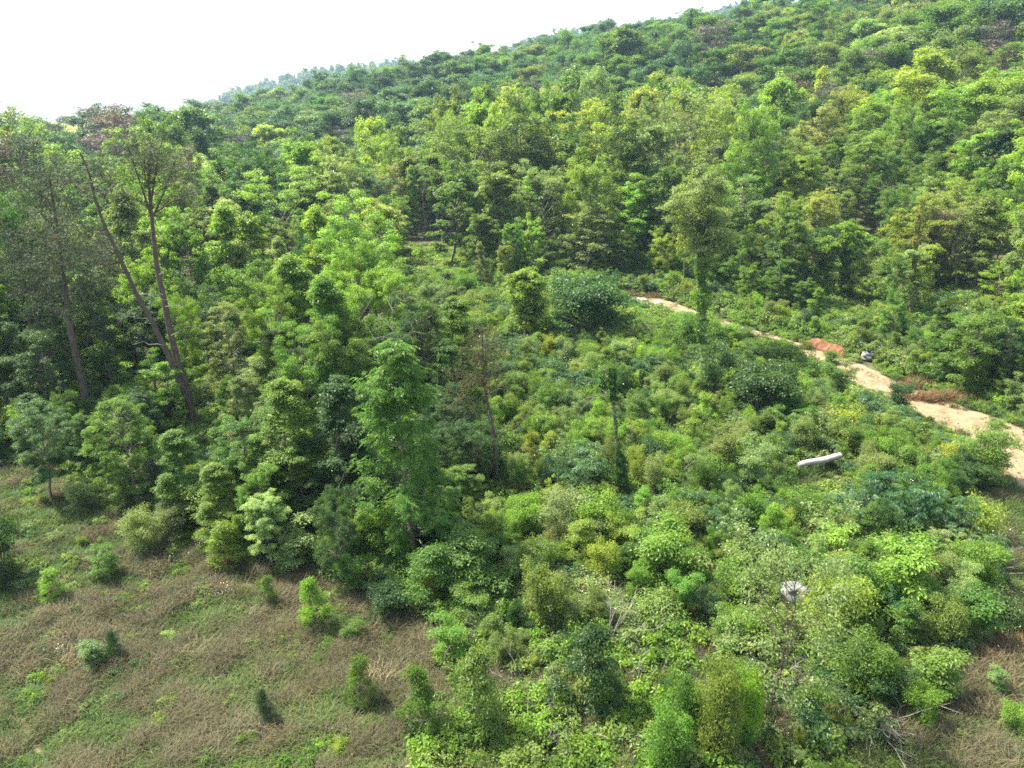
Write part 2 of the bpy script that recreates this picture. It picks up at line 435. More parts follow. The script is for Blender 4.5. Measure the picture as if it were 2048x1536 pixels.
rad_ = np.concatenate([[0.01], np.geomspace(4, 5000, 260)]); ang_ = np.radians(np.linspace(0, 360, 361))
Rr, Aa = np.meshgrid(rad_, ang_, indexing='ij'); GX, GY = Rr * np.sin(Aa), Rr * np.cos(Aa)
go_ = bpy.data.objects.new('ground', grid_mesh('ground', GX[::-1], GY[::-1], terr(GX[::-1], GY[::-1]), M_SOIL)); COL.objects.link(go_); props(go_, kind='structure')

def strip(name, pts, widths, mat, lift=0.05, res=1.0, across=17, crown=0.0):
    P = np.array(pts, float); d = np.concatenate([[0], np.cumsum(np.hypot(*np.diff(P, axis=0).T))])
    t = np.arange(0, d[-1], res); x = np.interp(t, d, P[:, 0]); y = np.interp(t, d, P[:, 1]); w = np.interp(t, d, widths)
    k = np.ones(5) / 5
    xs = np.convolve(np.pad(x, 2, 'edge'), k, 'valid'); ys = np.convolve(np.pad(y, 2, 'edge'), k, 'valid')
    tx, ty = np.gradient(xs), np.gradient(ys); l = np.hypot(tx, ty); nx, ny = -ty / l, tx / l
    rng = np.random.default_rng(3); a = np.linspace(-1, 1, across)
    jl = w * (1 + 0.13 * np.sin(t / 2.3) + 0.1 * np.sin(t / 0.9) + rng.normal(0, 0.09, len(t))); jr = w * (1 + 0.13 * np.sin(t / 1.7 + 2) + 0.1 * np.sin(t / 0.8 + 1) + rng.normal(0, 0.09, len(t)))
    ww = np.where(a[None] < 0, jl[:, None], jr[:, None]) * 0.5
    X = xs[:, None] + nx[:, None] * a * ww; Y = ys[:, None] + ny[:, None] * a * ww
    Z = terr(X, Y) + lift - 0.12 * (np.abs(a) > 0.95) + 0.05 * np.cos(a * pi * 2.2) * (np.abs(a) < 0.9)
    return grid_mesh(name, X, Y, Z, mat), np.stack([xs, ys], -1), w

road_px = [(2330, 1120), (2180, 1010), (2060, 910), (1960, 855), (1860, 815), (1760, 772), (1680, 730), (1610, 700), (1520, 676), (1450, 655), (1380, 633), (1300, 606), (1230, 598)]
road_w = [7.6, 7.4, 6.8, 6.2, 5.4, 4.8, 4.2, 3.8, 3.8, 4.0, 4.4, 6.0, 4.0]
road_pts = [at(*p)[:2] for p in road_px]
me, ROAD_C, ROAD_W = strip('dirt_road', road_pts, road_w, M_ROAD, lift=0.06, res=0.8)
ro_ = bpy.data.objects.new('dirt_road', me); COL.objects.link(ro_); props(ro_, kind='structure')
ROAD_PX = [tuple(float(v) for v in proj(a, b, float(terr(a, b)))[:2]) for a, b in ROAD_C[::3]]
def road_gap(x, y):
    return np.min(np.hypot(x - ROAD_C[:, 0], y - ROAD_C[:, 1]) - ROAD_W / 2)

def dirt_patch(name, px, py, rx, ry, mat, seed):
    c = at(px, py); rng = np.random.default_rng(seed); r = np.linspace(0.001, 1, 7); a = np.linspace(0, 2 * pi, 41)
    lob = 1 + 0.22 * np.sin(a * 2 + rng.random() * 6) + 0.14 * np.sin(a * 5 + rng.random() * 6); lob[-1] = lob[0]
    X = c[0] + r[:, None] * rx * np.cos(a) * lob; Y = c[1] + r[:, None] * ry * np.sin(a) * lob
    Z = terr(X, Y) + 0.05 - 0.12 * (r[:, None] > 0.98)
    o = bpy.data.objects.new(name, grid_mesh(name, X[::-1], Y[::-1], Z[::-1], mat)); COL.objects.link(o); props(o, kind='structure')
    return c
DIRT = [(dirt_patch('bare_ground', 1292, 604, 3.9, 5.0, M_ROAD, 1), 3.9), (dirt_patch('bare_ground', 492, 1178, 0.85, 0.6, M_ROAD, 2), 0.7),
        (dirt_patch('bare_ground', 412, 1130, 0.8, 0.7, M_ROAD, 3), 0.6), (dirt_patch('bare_ground', 672, 522, 1.6, 1.2, M_CLAY, 5), 1.0)]
track_pts = [at(*p)[:2] for p in [(-40, 1360), (30, 1440), (75, 1500), (120, 1580)]]
me, TRACK_C, TRACK_W = strip('dirt_track', track_pts, [0.5, 0.75, 0.7, 0.5], M_ROAD, lift=0.04, res=0.3, across=7)
tr_ = bpy.data.objects.new('dirt_track', me); COL.objects.link(tr_); props(tr_, kind='structure')

# ------------------------------------------------------------------ plant prototypes
def bl(seed, lod, **k):
    h = k.pop('h', 18.0); base = dict(limbs=20, subs=4, cr=1.3, trunk_r=0.27, flat=0.72)
    base.update(k)
    if lod < 2: base['subs'] += 4 if lod == 0 else 2; base['cr'] *= 0.66 if lod == 0 else 0.78; base['limbs'] += 4
    n0 = base.pop('n_leaves', 1.0)
    if lod == 0: base.update(leaf=base.get('leaf', 0.21), n_leaves=int(42000 * n0))
    elif lod == 1: base.update(leaf=base.get('leaf', 0.21) * 1.65, n_leaves=int(15000 * n0), sides=6)
    else: base.update(leaf=base.get('leaf', 0.21) * 2.3, n_leaves=int(10000 * n0), sides=5, twig=False, limbs=int(base['limbs'] * 0.8), subs=3, cr=base['cr'] * 1.35, flat=0.8)
    rx = base.get('rx')
    w, c = gen_tree(seed, h, **base); return Proto(w, c, M_BARK, M_LEAF, h, rx + base['cr'] * 0.6)

SPEC = {  # several builds of each habit
    'round': [dict(cb=0.30, rx=4.3, profile='round', el=(5, 70)), dict(cb=0.36, rx=4.8, profile='round', el=(10, 75), limbs=22, cr=1.35), dict(cb=0.33, rx=4.0, profile='vase', el=(25, 75), limbs=18, cr=1.3, subs=5)],
    'tall': [dict(cb=0.25, rx=3.0, profile='column', el=(15, 60), limbs=26, cr=1.05), dict(cb=0.36, rx=2.7, profile='column', el=(20, 70), limbs=24, cr=1.1)],
    'broad': [dict(cb=0.42, rx=5.6, profile='vase', el=(20, 65), limbs=18, subs=6, cr=1.5, flat=0.62), dict(cb=0.44, rx=5.0, profile='umbrella', el=(20, 60), limbs=18, subs=6, cr=1.45, flat=0.6)],
    'layered': [dict(cb=0.16, rx=4.2, profile='round', el=(0, 40), limbs=24, subs=5, cr=1.2, flat=0.5, upness=1.0), dict(cb=0.12, rx=3.8, profile='cone', el=(0, 40), limbs=26, subs=5, cr=1.15, flat=0.5, upness=1.0)],
    'feathery': [dict(cb=0.22, rx=3.6, profile='round', el=(15, 65), limbs=22, subs=5, kind='frond', leaf=0.26, frond=(0.75, 5), droop=0.35, n_leaves=1.0)],
    'ivied': [dict(cb=0.10, rx=2.3, profile='umbrella', el=(15, 65), limbs=32, subs=4, cr=0.9)],
}
LIB = {}
sd = 100
for sp, lst in SPEC.items():
    for lod in (0, 1, 2):
        for k in lst:
            k = dict(k)
            if k.get('kind') == 'frond' and lod > 0:
                k['frond'] = (0.9, 3) if lod == 1 else (1.1, 2); k['leaf'] = 0.24
            sd += 1
            LIB.setdefault((sp, lod), []).append(bl(sd, lod, **k))

def pine_proto(seed, h, rx, cb, lod=0, sparse=1.0):
    n = int((26000, 9000, 3500)[lod] * sparse)
    w, c = gen_tree(seed, h, cb, rx, 'umbrella', limbs=22, subs=5, leaf=(0.26, 0.42, 0.7)[lod], n_leaves=n, cr=0.95, flat=0.42, trunk_r=0.22,
                    el=(-5, 55), kind='needle', dead_limbs=10, droop=0.1, twig=lod < 2)
    return Proto(w, c, M_PINEBARK, M_NEEDLE, h, rx + 0.6)
LIB[('pine', 0)] = [pine_proto(301, 19, 3.4, 0.5), pine_proto(302, 19, 3.0, 0.42, sparse=0.9)]
LIB[('pine', 1)] = [pine_proto(303, 19, 3.2, 0.5, 1), pine_proto(304, 19, 2.7, 0.4, 1)]
LIB[('pine', 2)] = [pine_proto(305, 19, 3.2, 0.5, 2)]

def shr(seed, h, rx, profile='round', leaf=0.11, n=5000, cr=0.4, stems=4, limbs=20, kind='leaf', leafmat=None, **k):
    base = dict(cb=0.08, subs=3, trunk_r=0.035, el=(5, 65), flat=0.6, sides=5); base.update(k)
    w, c = gen_tree(seed, h, base.pop('cb'), rx, profile, limbs=limbs, leaf=leaf * 0.76, n_leaves=int(n * 1.55), cr=cr, stems=stems, kind=kind, **base)
    return Proto(w, c, M_STALK, leafmat or M_LEAF, h, rx + cr * 0.6, names=('stem', 'foliage'))

def sumac_proto(seed, h=2.4, nst=9):
    rng = np.random.default_rng(seed); w, c = Geo(), Geo(); O, D = [], []
    for i in range(nst):
        a = rng.random() * 6.28; r = rng.random() ** 0.5 * 1.15; b = np.array([cos(a) * r * 0.6, sin(a) * r * 0.6, -0.1])
        p = bend_path(rng, b, [cos(a) * 0.35, sin(a) * 0.35, 1], h * rng.uniform(0.6, 0.95), 5, 0.1, 0.12); w.tube(p, 0.025, 0.012, 5)
        for j in range(15):
            az = j * 2.4 + rng.random(); t = 1 - 0.32 * rng.random(); O.append(along(p, t)); D.append(dirv(az, rng.uniform(0.05, 0.65)))
    fronds(rng, c, O, D, 0.62, 8, 0.15, droop=0.75, ratio=0.34)
    return Proto(w, c, M_STALK, M_LEAF, h, 1.6, names=('stem', 'foliage'))

def flower_mesh(seed, R, zc, n, size=0.07):
    rng = np.random.default_rng(seed); g = Geo()
    d = nrm(rng.normal(size=(n, 3))); d[:, 2] = np.abs(d[:, 2]); P = d * np.array([R, R, zc]) * rng.uniform(0.9, 1.04, (n, 1))
    P = P + (rng.normal(size=(max(3, n // 8), 3)) * 0.3)[rng.integers(0, max(3, n // 8), n)]
    P[:, 2] = np.maximum(P[:, 2], 0.3)
    for k in range(2):
        g.leaves(P, nrm(d + [0, 0, 0.7] + rng.normal(0, 0.3, (n, 3))), rng.normal(size=(n, 3)), np.full(n, size), np.full(n, size), np.full(n, 0.5))
    return g.mesh('blossom', [M_PETAL])

SHRUB = {
    'round': [shr(401, 2.2, 1.25, n=7000), shr(402, 2.6, 1.35, 'vase', n=7500, stems=5), shr(403, 1.9, 1.4, n=6500, stems=6)],
    'upright': [shr(411, 3.4, 1.1, 'column', n=7500, stems=3, limbs=30), shr(412, 3.6, 1.25, 'vase', n=7500, stems=4, limbs=30, leaf=0.13)],
    'willowy': [shr(421, 3.4, 1.1, 'vase', leaf=0.13, n=9000, stems=5, limbs=34, el=(40, 80), cr=0.42, flat=1.2, upness=0.2), shr(422, 3.0, 1.2, 'round', leaf=0.12, n=9000, stems=5, limbs=36, el=(30, 75), cr=0.42, flat=1.1, upness=0.2)],
    'conic': [shr(431, 3.4, 1.1, 'cone', leaf=0.13, n=4800, stems=1, limbs=20, subs=4, cr=0.34, trunk_r=0.05, lean=0.1), shr(432, 3.4, 0.95, 'round', leaf=0.13, n=4600, stems=2, limbs=22, subs=4, cr=0.36, trunk_r=0.04), shr(433, 3.4, 1.0, 'vase', leaf=0.14, n=4200, stems=2, limbs=20, subs=4, cr=0.36, trunk_r=0.04)],
    'layered': [shr(441, 3.8, 1.7, 'round', leaf=0.14, n=8000, stems=2, limbs=26, cr=0.55, flat=0.28, upness=1.2, subs=4, trunk_r=0.05), shr(442, 4.2, 1.5, 'cone', leaf=0.15, n=8000, stems=1, limbs=28, cr=0.5, flat=0.3, upness=1.2, subs=4, trunk_r=0.06)],
    'bigleaf': [shr(451, 2.8, 1.1, 'vase', leaf=0.17, n=4200, stems=4, limbs=20, cr=0.45, flat=0.5, upness=1.1), shr(452, 3.2, 1.0, 'column', leaf=0.16, n=4200, stems=3, limbs=22, cr=0.42, flat=0.5, upness=1.1)],
    'sumac': [sumac_proto(461), sumac_proto(462, 2.8, 11)],
    'bramble': [shr(471, 1.15, 1.5, 'round', leaf=0.10, n=5000, stems=8, limbs=40, cr=0.34, el=(5, 45), droop=0.5), shr(472, 1.4, 1.3, 'round', leaf=0.10, n=5000, stems=8, limbs=40, cr=0.34, el=(15, 55), droop=0.5)],
    'cedar': [shr(481, 3.2, 0.95, 'cone', leaf=0.16, n=9000, stems=1, limbs=44, cr=0.3, kind='needle', leafmat=M_NEEDLE, trunk_r=0.05, el=(10, 50))],
}
SHRUB['bramble'][0].extra = ('blossom', flower_mesh(9, 1.4, 1.1, 60, 0.04))

# ------------------------------------------------------------------ zones
OPEN = poly_world([(-900, 1900), (-900, 935), (-300, 940), (0, 950), (110, 930), (250, 1000), (480, 1130), (700, 1190), (880, 1180), (930, 1050), (900, 900), (870, 780),
                   (880, 660), (950, 600), (1100, 575), (1250, 560), (1400, 590), (1520, 632), (1700, 685), (1850, 745), (2060, 830), (2700, 1000), (2700, 1900)])
GRASS = poly_world([(-900, 1900), (-900, 935), (-300, 940), (0, 950), (110, 930), (250, 1000), (480, 1130), (700, 1190), (860, 1240), (900, 1330), (860, 1420), (820, 1536), (800, 1900)])
GRASS_R = poly_world([(2060, 940), (1900, 980), (1960, 1120), (1990, 1250), (1900, 1370), (1800, 1440), (1700, 1536), (1700, 1900), (2700, 1900), (2700, 1000)])
VERGE = ROAD_C

# ------------------------------------------------------------------ trees listed from the photograph: column, row of the top, width, habit, colour, height
TREES = [
 # left skyline and behind the pines
 (150, 214, 90, 'round', 'dark', 19), (205, 218, 110, 'round', 'dark', 19), (245, 228, 80, 'tall', 'mid', 18), (318, 214, 110, 'round', 'dark', 19), (366, 200, 50, 'tall', 'dark', 20),
 (438, 204, 110, 'broad', 'olive', 19), (490, 188, 110, 'round', 'mid', 20), (540, 252, 84, 'tall', 'yellow', 17), (612, 222, 104, 'round', 'silver', 17), (660, 190, 90, 'round', 'mid', 18),
 (600, 170, 70, 'round', 'mid', 19), (650, 160, 70, 'tall', 'mid', 19), (720, 146, 90, 'round', 'dark', 19), (775, 142, 80, 'tall', 'dark', 19), (830, 126, 80, 'round', 'dark', 19), (872, 128, 60, 'round', 'blue', 18),
 (700, 262, 90, 'round', 'dark', 16), (738, 330, 80, 'round', 'blue', 14), (150, 248, 96, 'round', 'cream', 18), (402, 312, 84, 'round', 'cream', 14), (440, 402, 70, 'layered', 'cream', 12),
 # left canopy
 (120, 290, 150, 'broad', 'bright', 17), (205, 305, 120, 'round', 'bright', 16), (60, 432, 120, 'layered', 'bright', 14), (425, 412, 120, 'layered', 'bright', 14), (560, 318, 156, 'broad', 'bright', 17),
 (700, 384, 170, 'round', 'bright', 17), (640, 420, 110, 'layered', 'bright', 15), (505, 430, 110, 'layered', 'bright', 13), (800, 448, 130, 'feathery', 'mid', 15), (455, 604, 110, 'layered', 'silver', 9),
 (375, 450, 100, 'layered', 'mid', 13), (268, 500, 100, 'round', 'bright', 12), (150, 560, 130, 'layered', 'bright', 11), (590, 520, 150, 'layered', 'bright', 13), (660, 560, 150, 'layered', 'mid', 13),
 (540, 640, 140, 'layered', 'silver', 9), (210, 690, 140, 'layered', 'mid', 9), (60, 640, 150, 'round', 'dark', 10), (320, 720, 120, 'layered', 'bright', 8), (240, 790, 130, 'layered', 'mid', 7.5), (560, 770, 150, 'layered', 'mid', 9),
 (660, 760, 150, 'layered', 'dark', 10), (470, 830, 140, 'layered', 'mid', 7), (60, 800, 140, 'round', 'dark', 7), (430, 935, 130, 'layered', 'bright', 5), (600, 900, 140, 'layered', 'mid', 6), (680, 960, 130, 'round', 'dark', 6),
 (900, 600, 110, 'layered', 'mid', 9), (860, 560, 110, 'round', 'silver', 9), (945, 850, 120, 'round', 'dark', 7), (960, 1020, 150, 'round', 'mid', 4.6), (620, 1000, 120, 'layered', 'mid', 4.6), (760, 1040, 140, 'round', 'dark', 4.6), (350, 870, 110, 'layered', 'mid', 6),
 (820, 470, 150, 'broad', 'mid', 14), (760, 520, 150, 'round', 'bright', 13), (850, 600, 130, 'layered', 'mid', 10), (700, 620, 160, 'round', 'mid', 11), (780, 640, 130, 'round', 'dark', 10), (600, 620, 150, 'broad', 'bright', 11), (880, 690, 110, 'layered', 'mid', 7.5),
 (520, 560, 140, 'broad', 'bright', 12), (880, 770, 110, 'round', 'dark', 6.5), (870, 840, 130, 'round', 'dark', 6), (910, 930, 110, 'layered', 'mid', 5.5), (730, 470, 140, 'broad', 'bright', 14), (720, 850, 130, 'layered', 'dark', 7),
 # the middle stand
 (835, 242, 150, 'broad', 'olive', 20), (940, 212, 160, 'broad', 'olive', 20), (1040, 186, 120, 'round', 'olive', 19), (1056, 132, 104, 'round', 'olive', 18), (1115, 232, 90, 'round', 'mid', 17),
 (1130, 206, 110, 'round', 'yellow', 18), (1195, 212, 110, 'round', 'yellow', 17), (1215, 192, 80, 'round', 'mid', 17), (1330, 164, 150, 'broad', 'silver', 20), (1285, 252, 110, 'layered', 'silver', 16),
 (1400, 172, 80, 'round', 'yellow', 18), (1466, 200, 80, 'round', 'bright', 17), (1562, 156, 90, 'tall', 'bright', 19), (1085, 322, 110, 'round', 'silver', 15), (1046, 342, 80, 'tall', 'bright', 14), (1170, 300, 90, 'round', 'bright', 15),
 (1165, 418, 150, 'layered', 'silver', 12.5), (1255, 352, 84, 'tall', 'bright', 15), (1305, 318, 80, 'tall', 'mid', 16), (1520, 322, 84, 'tall', 'bright', 14), (1450, 352, 80, 'round', 'silver', 13), (985, 330, 90, 'tall', 'olive', 15),
 (905, 330, 90, 'tall', 'mid', 16), (780, 330, 90, 'round', 'silver', 15), (1060, 530, 90, 'tall', 'bright', 9), (960, 420, 90, 'tall', 'mid', 13), (1100, 470, 90, 'round', 'mid', 11), (1230, 470, 80, 'tall', 'mid', 11),
 # hillside above the road
 (1640, 212, 110, 'round', 'silver', 17), (1750, 196, 100, 'feathery', 'bright', 17), (1735, 262, 100, 'feathery', 'bright', 15), (1860, 98, 110, 'tall', 'yellow', 19), (1835, 142, 100, 'round', 'yellow', 17), (1940, 92, 100, 'round', 'olive', 17),
 (1995, 150, 100, 'round', 'yellow', 17), (1930, 172, 100, 'feathery', 'bright', 16), (1960, 268, 110, 'layered', 'bright', 15), (2030, 196, 100, 'round', 'silver', 16), (1650, 386, 84, 'feathery', 'yellow', 12), (1700, 446, 90, 'feathery', 'bright', 11),
 (1640, 462, 80, 'tall', 'mid', 10), (1842, 388, 110, 'round', 'yellow', 13), (1930, 412, 110, 'round', 'silver', 12), (1872, 232, 100, 'tall', 'mid', 16), (1985, 402, 90, 'layered', 'olive', 12), (1580, 430, 80, 'tall', 'mid', 12),
 (1780, 300, 90, 'layered', 'mid', 14), (1690, 330, 90, 'round', 'olive', 14), (1600, 300, 90, 'tall', 'bright', 15), (1790, 465, 90, 'round', 'bright', 9), (2030, 360, 90, 'round', 'mid', 13), (1890, 500, 100, 'round', 'olive', 9), (2010, 520, 110, 'round', 'bright', 9),
 (1850, 612, 120, 'layered', 'yellow', 6.5), (1760, 560, 100, 'round', 'mid', 7), (1960, 610, 120, 'round', 'mid', 8), (1640, 540, 90, 'round', 'bright', 6.5), (1560, 520, 90, 'round', 'mid', 7), (1480, 500, 90, 'round', 'mid', 7), (2030, 640, 110, 'round', 'dark', 7),
 # upper hillside
 (1500, 90, 100, 'round', 'olive', 17), (1440, 96, 90, 'round', 'mid', 17), (1385, 130, 80, 'round', 'blue', 17), (1250, 108, 80, 'round', 'mid', 17), (1180, 108, 80, 'round', 'mid', 17), (1120, 102, 70, 'round', 'blue', 17), (1310, 76, 80, 'round', 'mid', 17),
 (1290, 24, 46, 'tall', 'dark', 20), (1232, 40, 50, 'broad', 'dark', 19), (1190, 52, 50, 'round', 'dark', 18), (1140, 38, 44, 'tall', 'dark', 21), (1062, 42, 54, 'tall', 'dark', 21), (1036, 56, 40, 'tall', 'dark', 20), (1352, 50, 70, 'round', 'mid', 17), (1408, 22, 80, 'round', 'blue', 17),
 (1560, 36, 90, 'round', 'mid', 17), (1620, 26, 90, 'round', 'olive', 17), (1700, 40, 110, 'round', 'mid', 17), (1790, 16, 100, 'round', 'olive', 17), (1650, 84, 90, 'round', 'olive', 17), (1590, 92, 90, 'round', 'mid', 17), (1720, 100, 100, 'round', 'olive', 17), (1800, 90, 90, 'round', 'mid', 16),
 (1545, 110, 80, 'round', 'mid', 16), (1960, 14, 90, 'round', 'bright', 17), (1000, 96, 50, 'round', 'dark', 18), (960, 118, 50, 'round', 'dark', 18), (1480, 150, 90, 'round', 'olive', 16),
]
PINES = [  # column, top row, width, colour, height
 (40, 268, 110, 'pine', 20), (100, 236, 80, 'pine', 20), (75, 335, 130, 'pine', 20), (20, 235, 70, 'pine', 20), (190, 262, 80, 'grey', 18), (10, 400, 150, 'pine', 19), (130, 395, 150, 'pine', 19),
 (1462, 236, 64, 'rust', 16), (1382, 236, 56, 'rust', 16), (1604, 150, 56, 'rust', 17), (1660, 165, 70, 'grey', 17), (1752, 88, 100, 'grey', 17), (1990, 40, 90, 'grey', 17), (2016, 78, 100, 'grey', 16),
 (700, 178, 60, 'grey', 18), (915, 106, 36, 'pine', 21), (470, 262, 80, 'grey', 17), (1240, 225, 60, 'rust', 15), (1900, 420, 70, 'rust', 12), (240, 290, 70, 'grey', 18), (690, 250, 50, 'grey', 15),
]

PROTECT = []   # picture point, radius in pixels, distance: single things that the photograph shows unobstructed
def shield(pts, rad, px, py):
    Yd = hypot(*at(px, py)[:2])
    for (a0, b0), (a1, b1) in zip(pts[:-1], pts[1:]):
        n_ = max(2, int(hypot(a1 - a0, b1 - b0) / 18))
        for t in np.linspace(0, 1, n_): PROTECT.append((a0 + (a1 - a0) * t, b0 + (b1 - b0) * t, rad, Yd))
shield([(391, 850), (355, 722)], 16, 392, 874); shield([(355, 722), (311, 517), (300, 400)], 10, 392, 874); shield([(355, 753), (301, 637), (236, 507), (190, 400)], 9, 392, 874)
shield([(300, 390), (330, 290)], 60, 392, 874); shield([(160, 420), (200, 360)], 50, 392, 874); shield([(165, 760), (145, 650)], 8, 182, 868); shield([(70, 400), (80, 520)], 60, 182, 868)
shield([(993, 960), (980, 830), (965, 660)], 14, 994, 982); shield([(965, 680), (920, 780)], 40, 994, 982); shield([(1244, 985), (1234, 883), (1223, 740)], 12, 1246, 1004); shield([(1140, 830), (1200, 795)], 14, 1246, 1004)
shield([(1404, 690), (1404, 480)], 24, 1404, 716); shield([(1404, 470), (1404, 350)], 60, 1404, 716); shield([(1822, 632), (1836, 430)], 8, 1821, 645); shield([(1690, 590), (1692, 470)], 30, 1690, 622)
shield([(790, 590), (795, 700)], 30, 832, 1128); shield([(800, 750), (825, 1050)], 70, 832, 1128); shield([(1600, 945), (1670, 935)], 26, 1640, 952); shield([(1600, 690), (1685, 706)], 14, 1640, 708); shield([(1726, 706), (1745, 706)], 8, 1737, 720)
shield([(1255, 600), (1340, 604)], 18, 1292, 606); shield([(1708, 460), (1712, 400)], 12, 1708, 470); shield([(1911, 580), (1912, 480)], 14, 1911, 600); shield([(612, 1030), (610, 940)], 12, 612, 1050); shield([(1271, 1380), (1270, 1310)], 16, 1271, 1392)
shield([(1660, 1180), (1690, 1200)], 40, 1655, 1305); shield([(1575, 1178), (1612, 1184)], 12, 1590, 1196); shield([(1530, 1400), (1530, 1200)], 20, 1530, 1450); shield([(1690, 1320), (1690, 1270)], 14, 1690, 1320); shield([(850, 470), (846, 380)], 8, 852, 480)
for q_, w_ in (((1980, 870), 12), ((1920, 845), 12), ((1870, 822), 12), ((1830, 800), 10), ((1755, 773), 9), ((1715, 752), 8), ((1530, 684), 6), ((2030, 900), 14)): shield([q_, (q_[0] + 18, q_[1] + 6)], w_, *q_)
shield([(1172, 1320), (1172, 1400)], 40, 1172, 1440); shield([(720, 1340), (720, 1390)], 20, 720, 1420)
PROT = np.array(PROTECT)
def blocked(x, y, z, h, r, k=1.1):
    px, py0, f = proj(x, y, z); py1 = proj(x, y, z + h)[1]; a = FPX * r * k / f; cy0 = (py0 + py1) / 2; b = abs(py0 - py1) / 2
    m = (PROT[:, 3] > hypot(x, y) + 0.4) & (np.abs(PROT[:, 0] - px) < a + PROT[:, 2]) & (np.abs(PROT[:, 1] - cy0) < b + PROT[:, 2])
    return bool(m.any())
PLACED = []    # x, y, crown radius, height, habit, colour, dict
def used_gap(x, y, k=1.0):
    if not PLACED: return 1e9
    A = np.array([[p['x'], p['y'], p['r']] for p in PLACED]); return np.min(np.hypot(A[:, 0] - x, A[:, 1] - y) - k * A[:, 2])

def lod_of(d):
    return 0 if d < 72 else 1 if d < 165 else 2

def put(x, y, h, width, habit, key, listed, name='broadleaf_tree'):
    d = hypot(x, y); lst = LIB[(habit, lod_of(d))]; pr = lst[int(RNG.integers(len(lst)))]
    sz_ = h / pr.h; sxy = sz_ if width is None else float(np.clip(width / (2 * pr.r), sz_ * 0.58, sz_ * (1.9 if d > 190 else 1.5)))
    PLACED.append(dict(x=x, y=y, z=float(terr(x, y)), h=h, r=pr.r * sxy, sxy=sxy, sz=sz_, habit=habit, key=key, proto=pr, listed=listed, name=name, rz=RNG.random() * 6.28, d=d))

for (px, py, w, habit, key, h) in TREES + [(a, b, c, 'pine', k, h) for a, b, c, k, h in PINES]:
    if 840 < px < 1490 and 150 < py < 480 and habit != 'pine' and (px, py) != (1056, 132):
        # the stand behind the clearing: its distance is what the photograph gives, its height follows
        d_ = ray(px, 700)[:2]; d_ = d_ / np.linalg.norm(d_) * (134 + 12 * RNG.uniform(-1, 1) if py < 262 else 116 + 6 * RNG.uniform(-1, 1) if py < 400 else 108)
        hh = float(np.clip(height_for(np.array([d_[0], d_[1], float(terr(*d_))]), py), 6, 27))
        put(d_[0], d_[1], hh, 1.22 * w * hypot(*d_) / FPX, habit, key, True, 'broadleaf_tree'); continue
    h0 = h
    while True:
        p = march(px, py, h)
        if p is None: break
        f = proj(p[0], p[1], float(terr(*p)) + h)[2]
        if h < 0.5 * h0 or not blocked(p[0], p[1], float(terr(*p)), h, 0.5 * w * f / FPX, 1.15): break
        h *= 0.92
    if p is None or (h < 0.5 * h0): continue
    f = proj(p[0], p[1], float(terr(*p)) + h)[2]
    put(p[0], p[1], h, w * f / FPX, habit, key, True, 'pine_tree' if habit == 'pine' else 'broadleaf_tree')

# the rest of the wood, grown between them
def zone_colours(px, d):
    if d > 190 and px < 1500: return (['mid', 'dark', 'blue', 'olive'], [.14, .48, .34, .04])  # far trees darkened and blued: distance haze and shaded sides put into leaf colour
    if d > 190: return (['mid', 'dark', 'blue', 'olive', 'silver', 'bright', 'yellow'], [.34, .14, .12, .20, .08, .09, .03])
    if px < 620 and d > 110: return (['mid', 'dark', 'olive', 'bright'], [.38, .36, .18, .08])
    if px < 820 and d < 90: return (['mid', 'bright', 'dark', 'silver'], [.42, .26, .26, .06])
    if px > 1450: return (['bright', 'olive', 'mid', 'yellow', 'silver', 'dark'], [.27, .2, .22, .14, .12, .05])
    return (['mid', 'bright', 'olive', 'silver', 'yellow'], [.20, .24, .22, .24, .10])

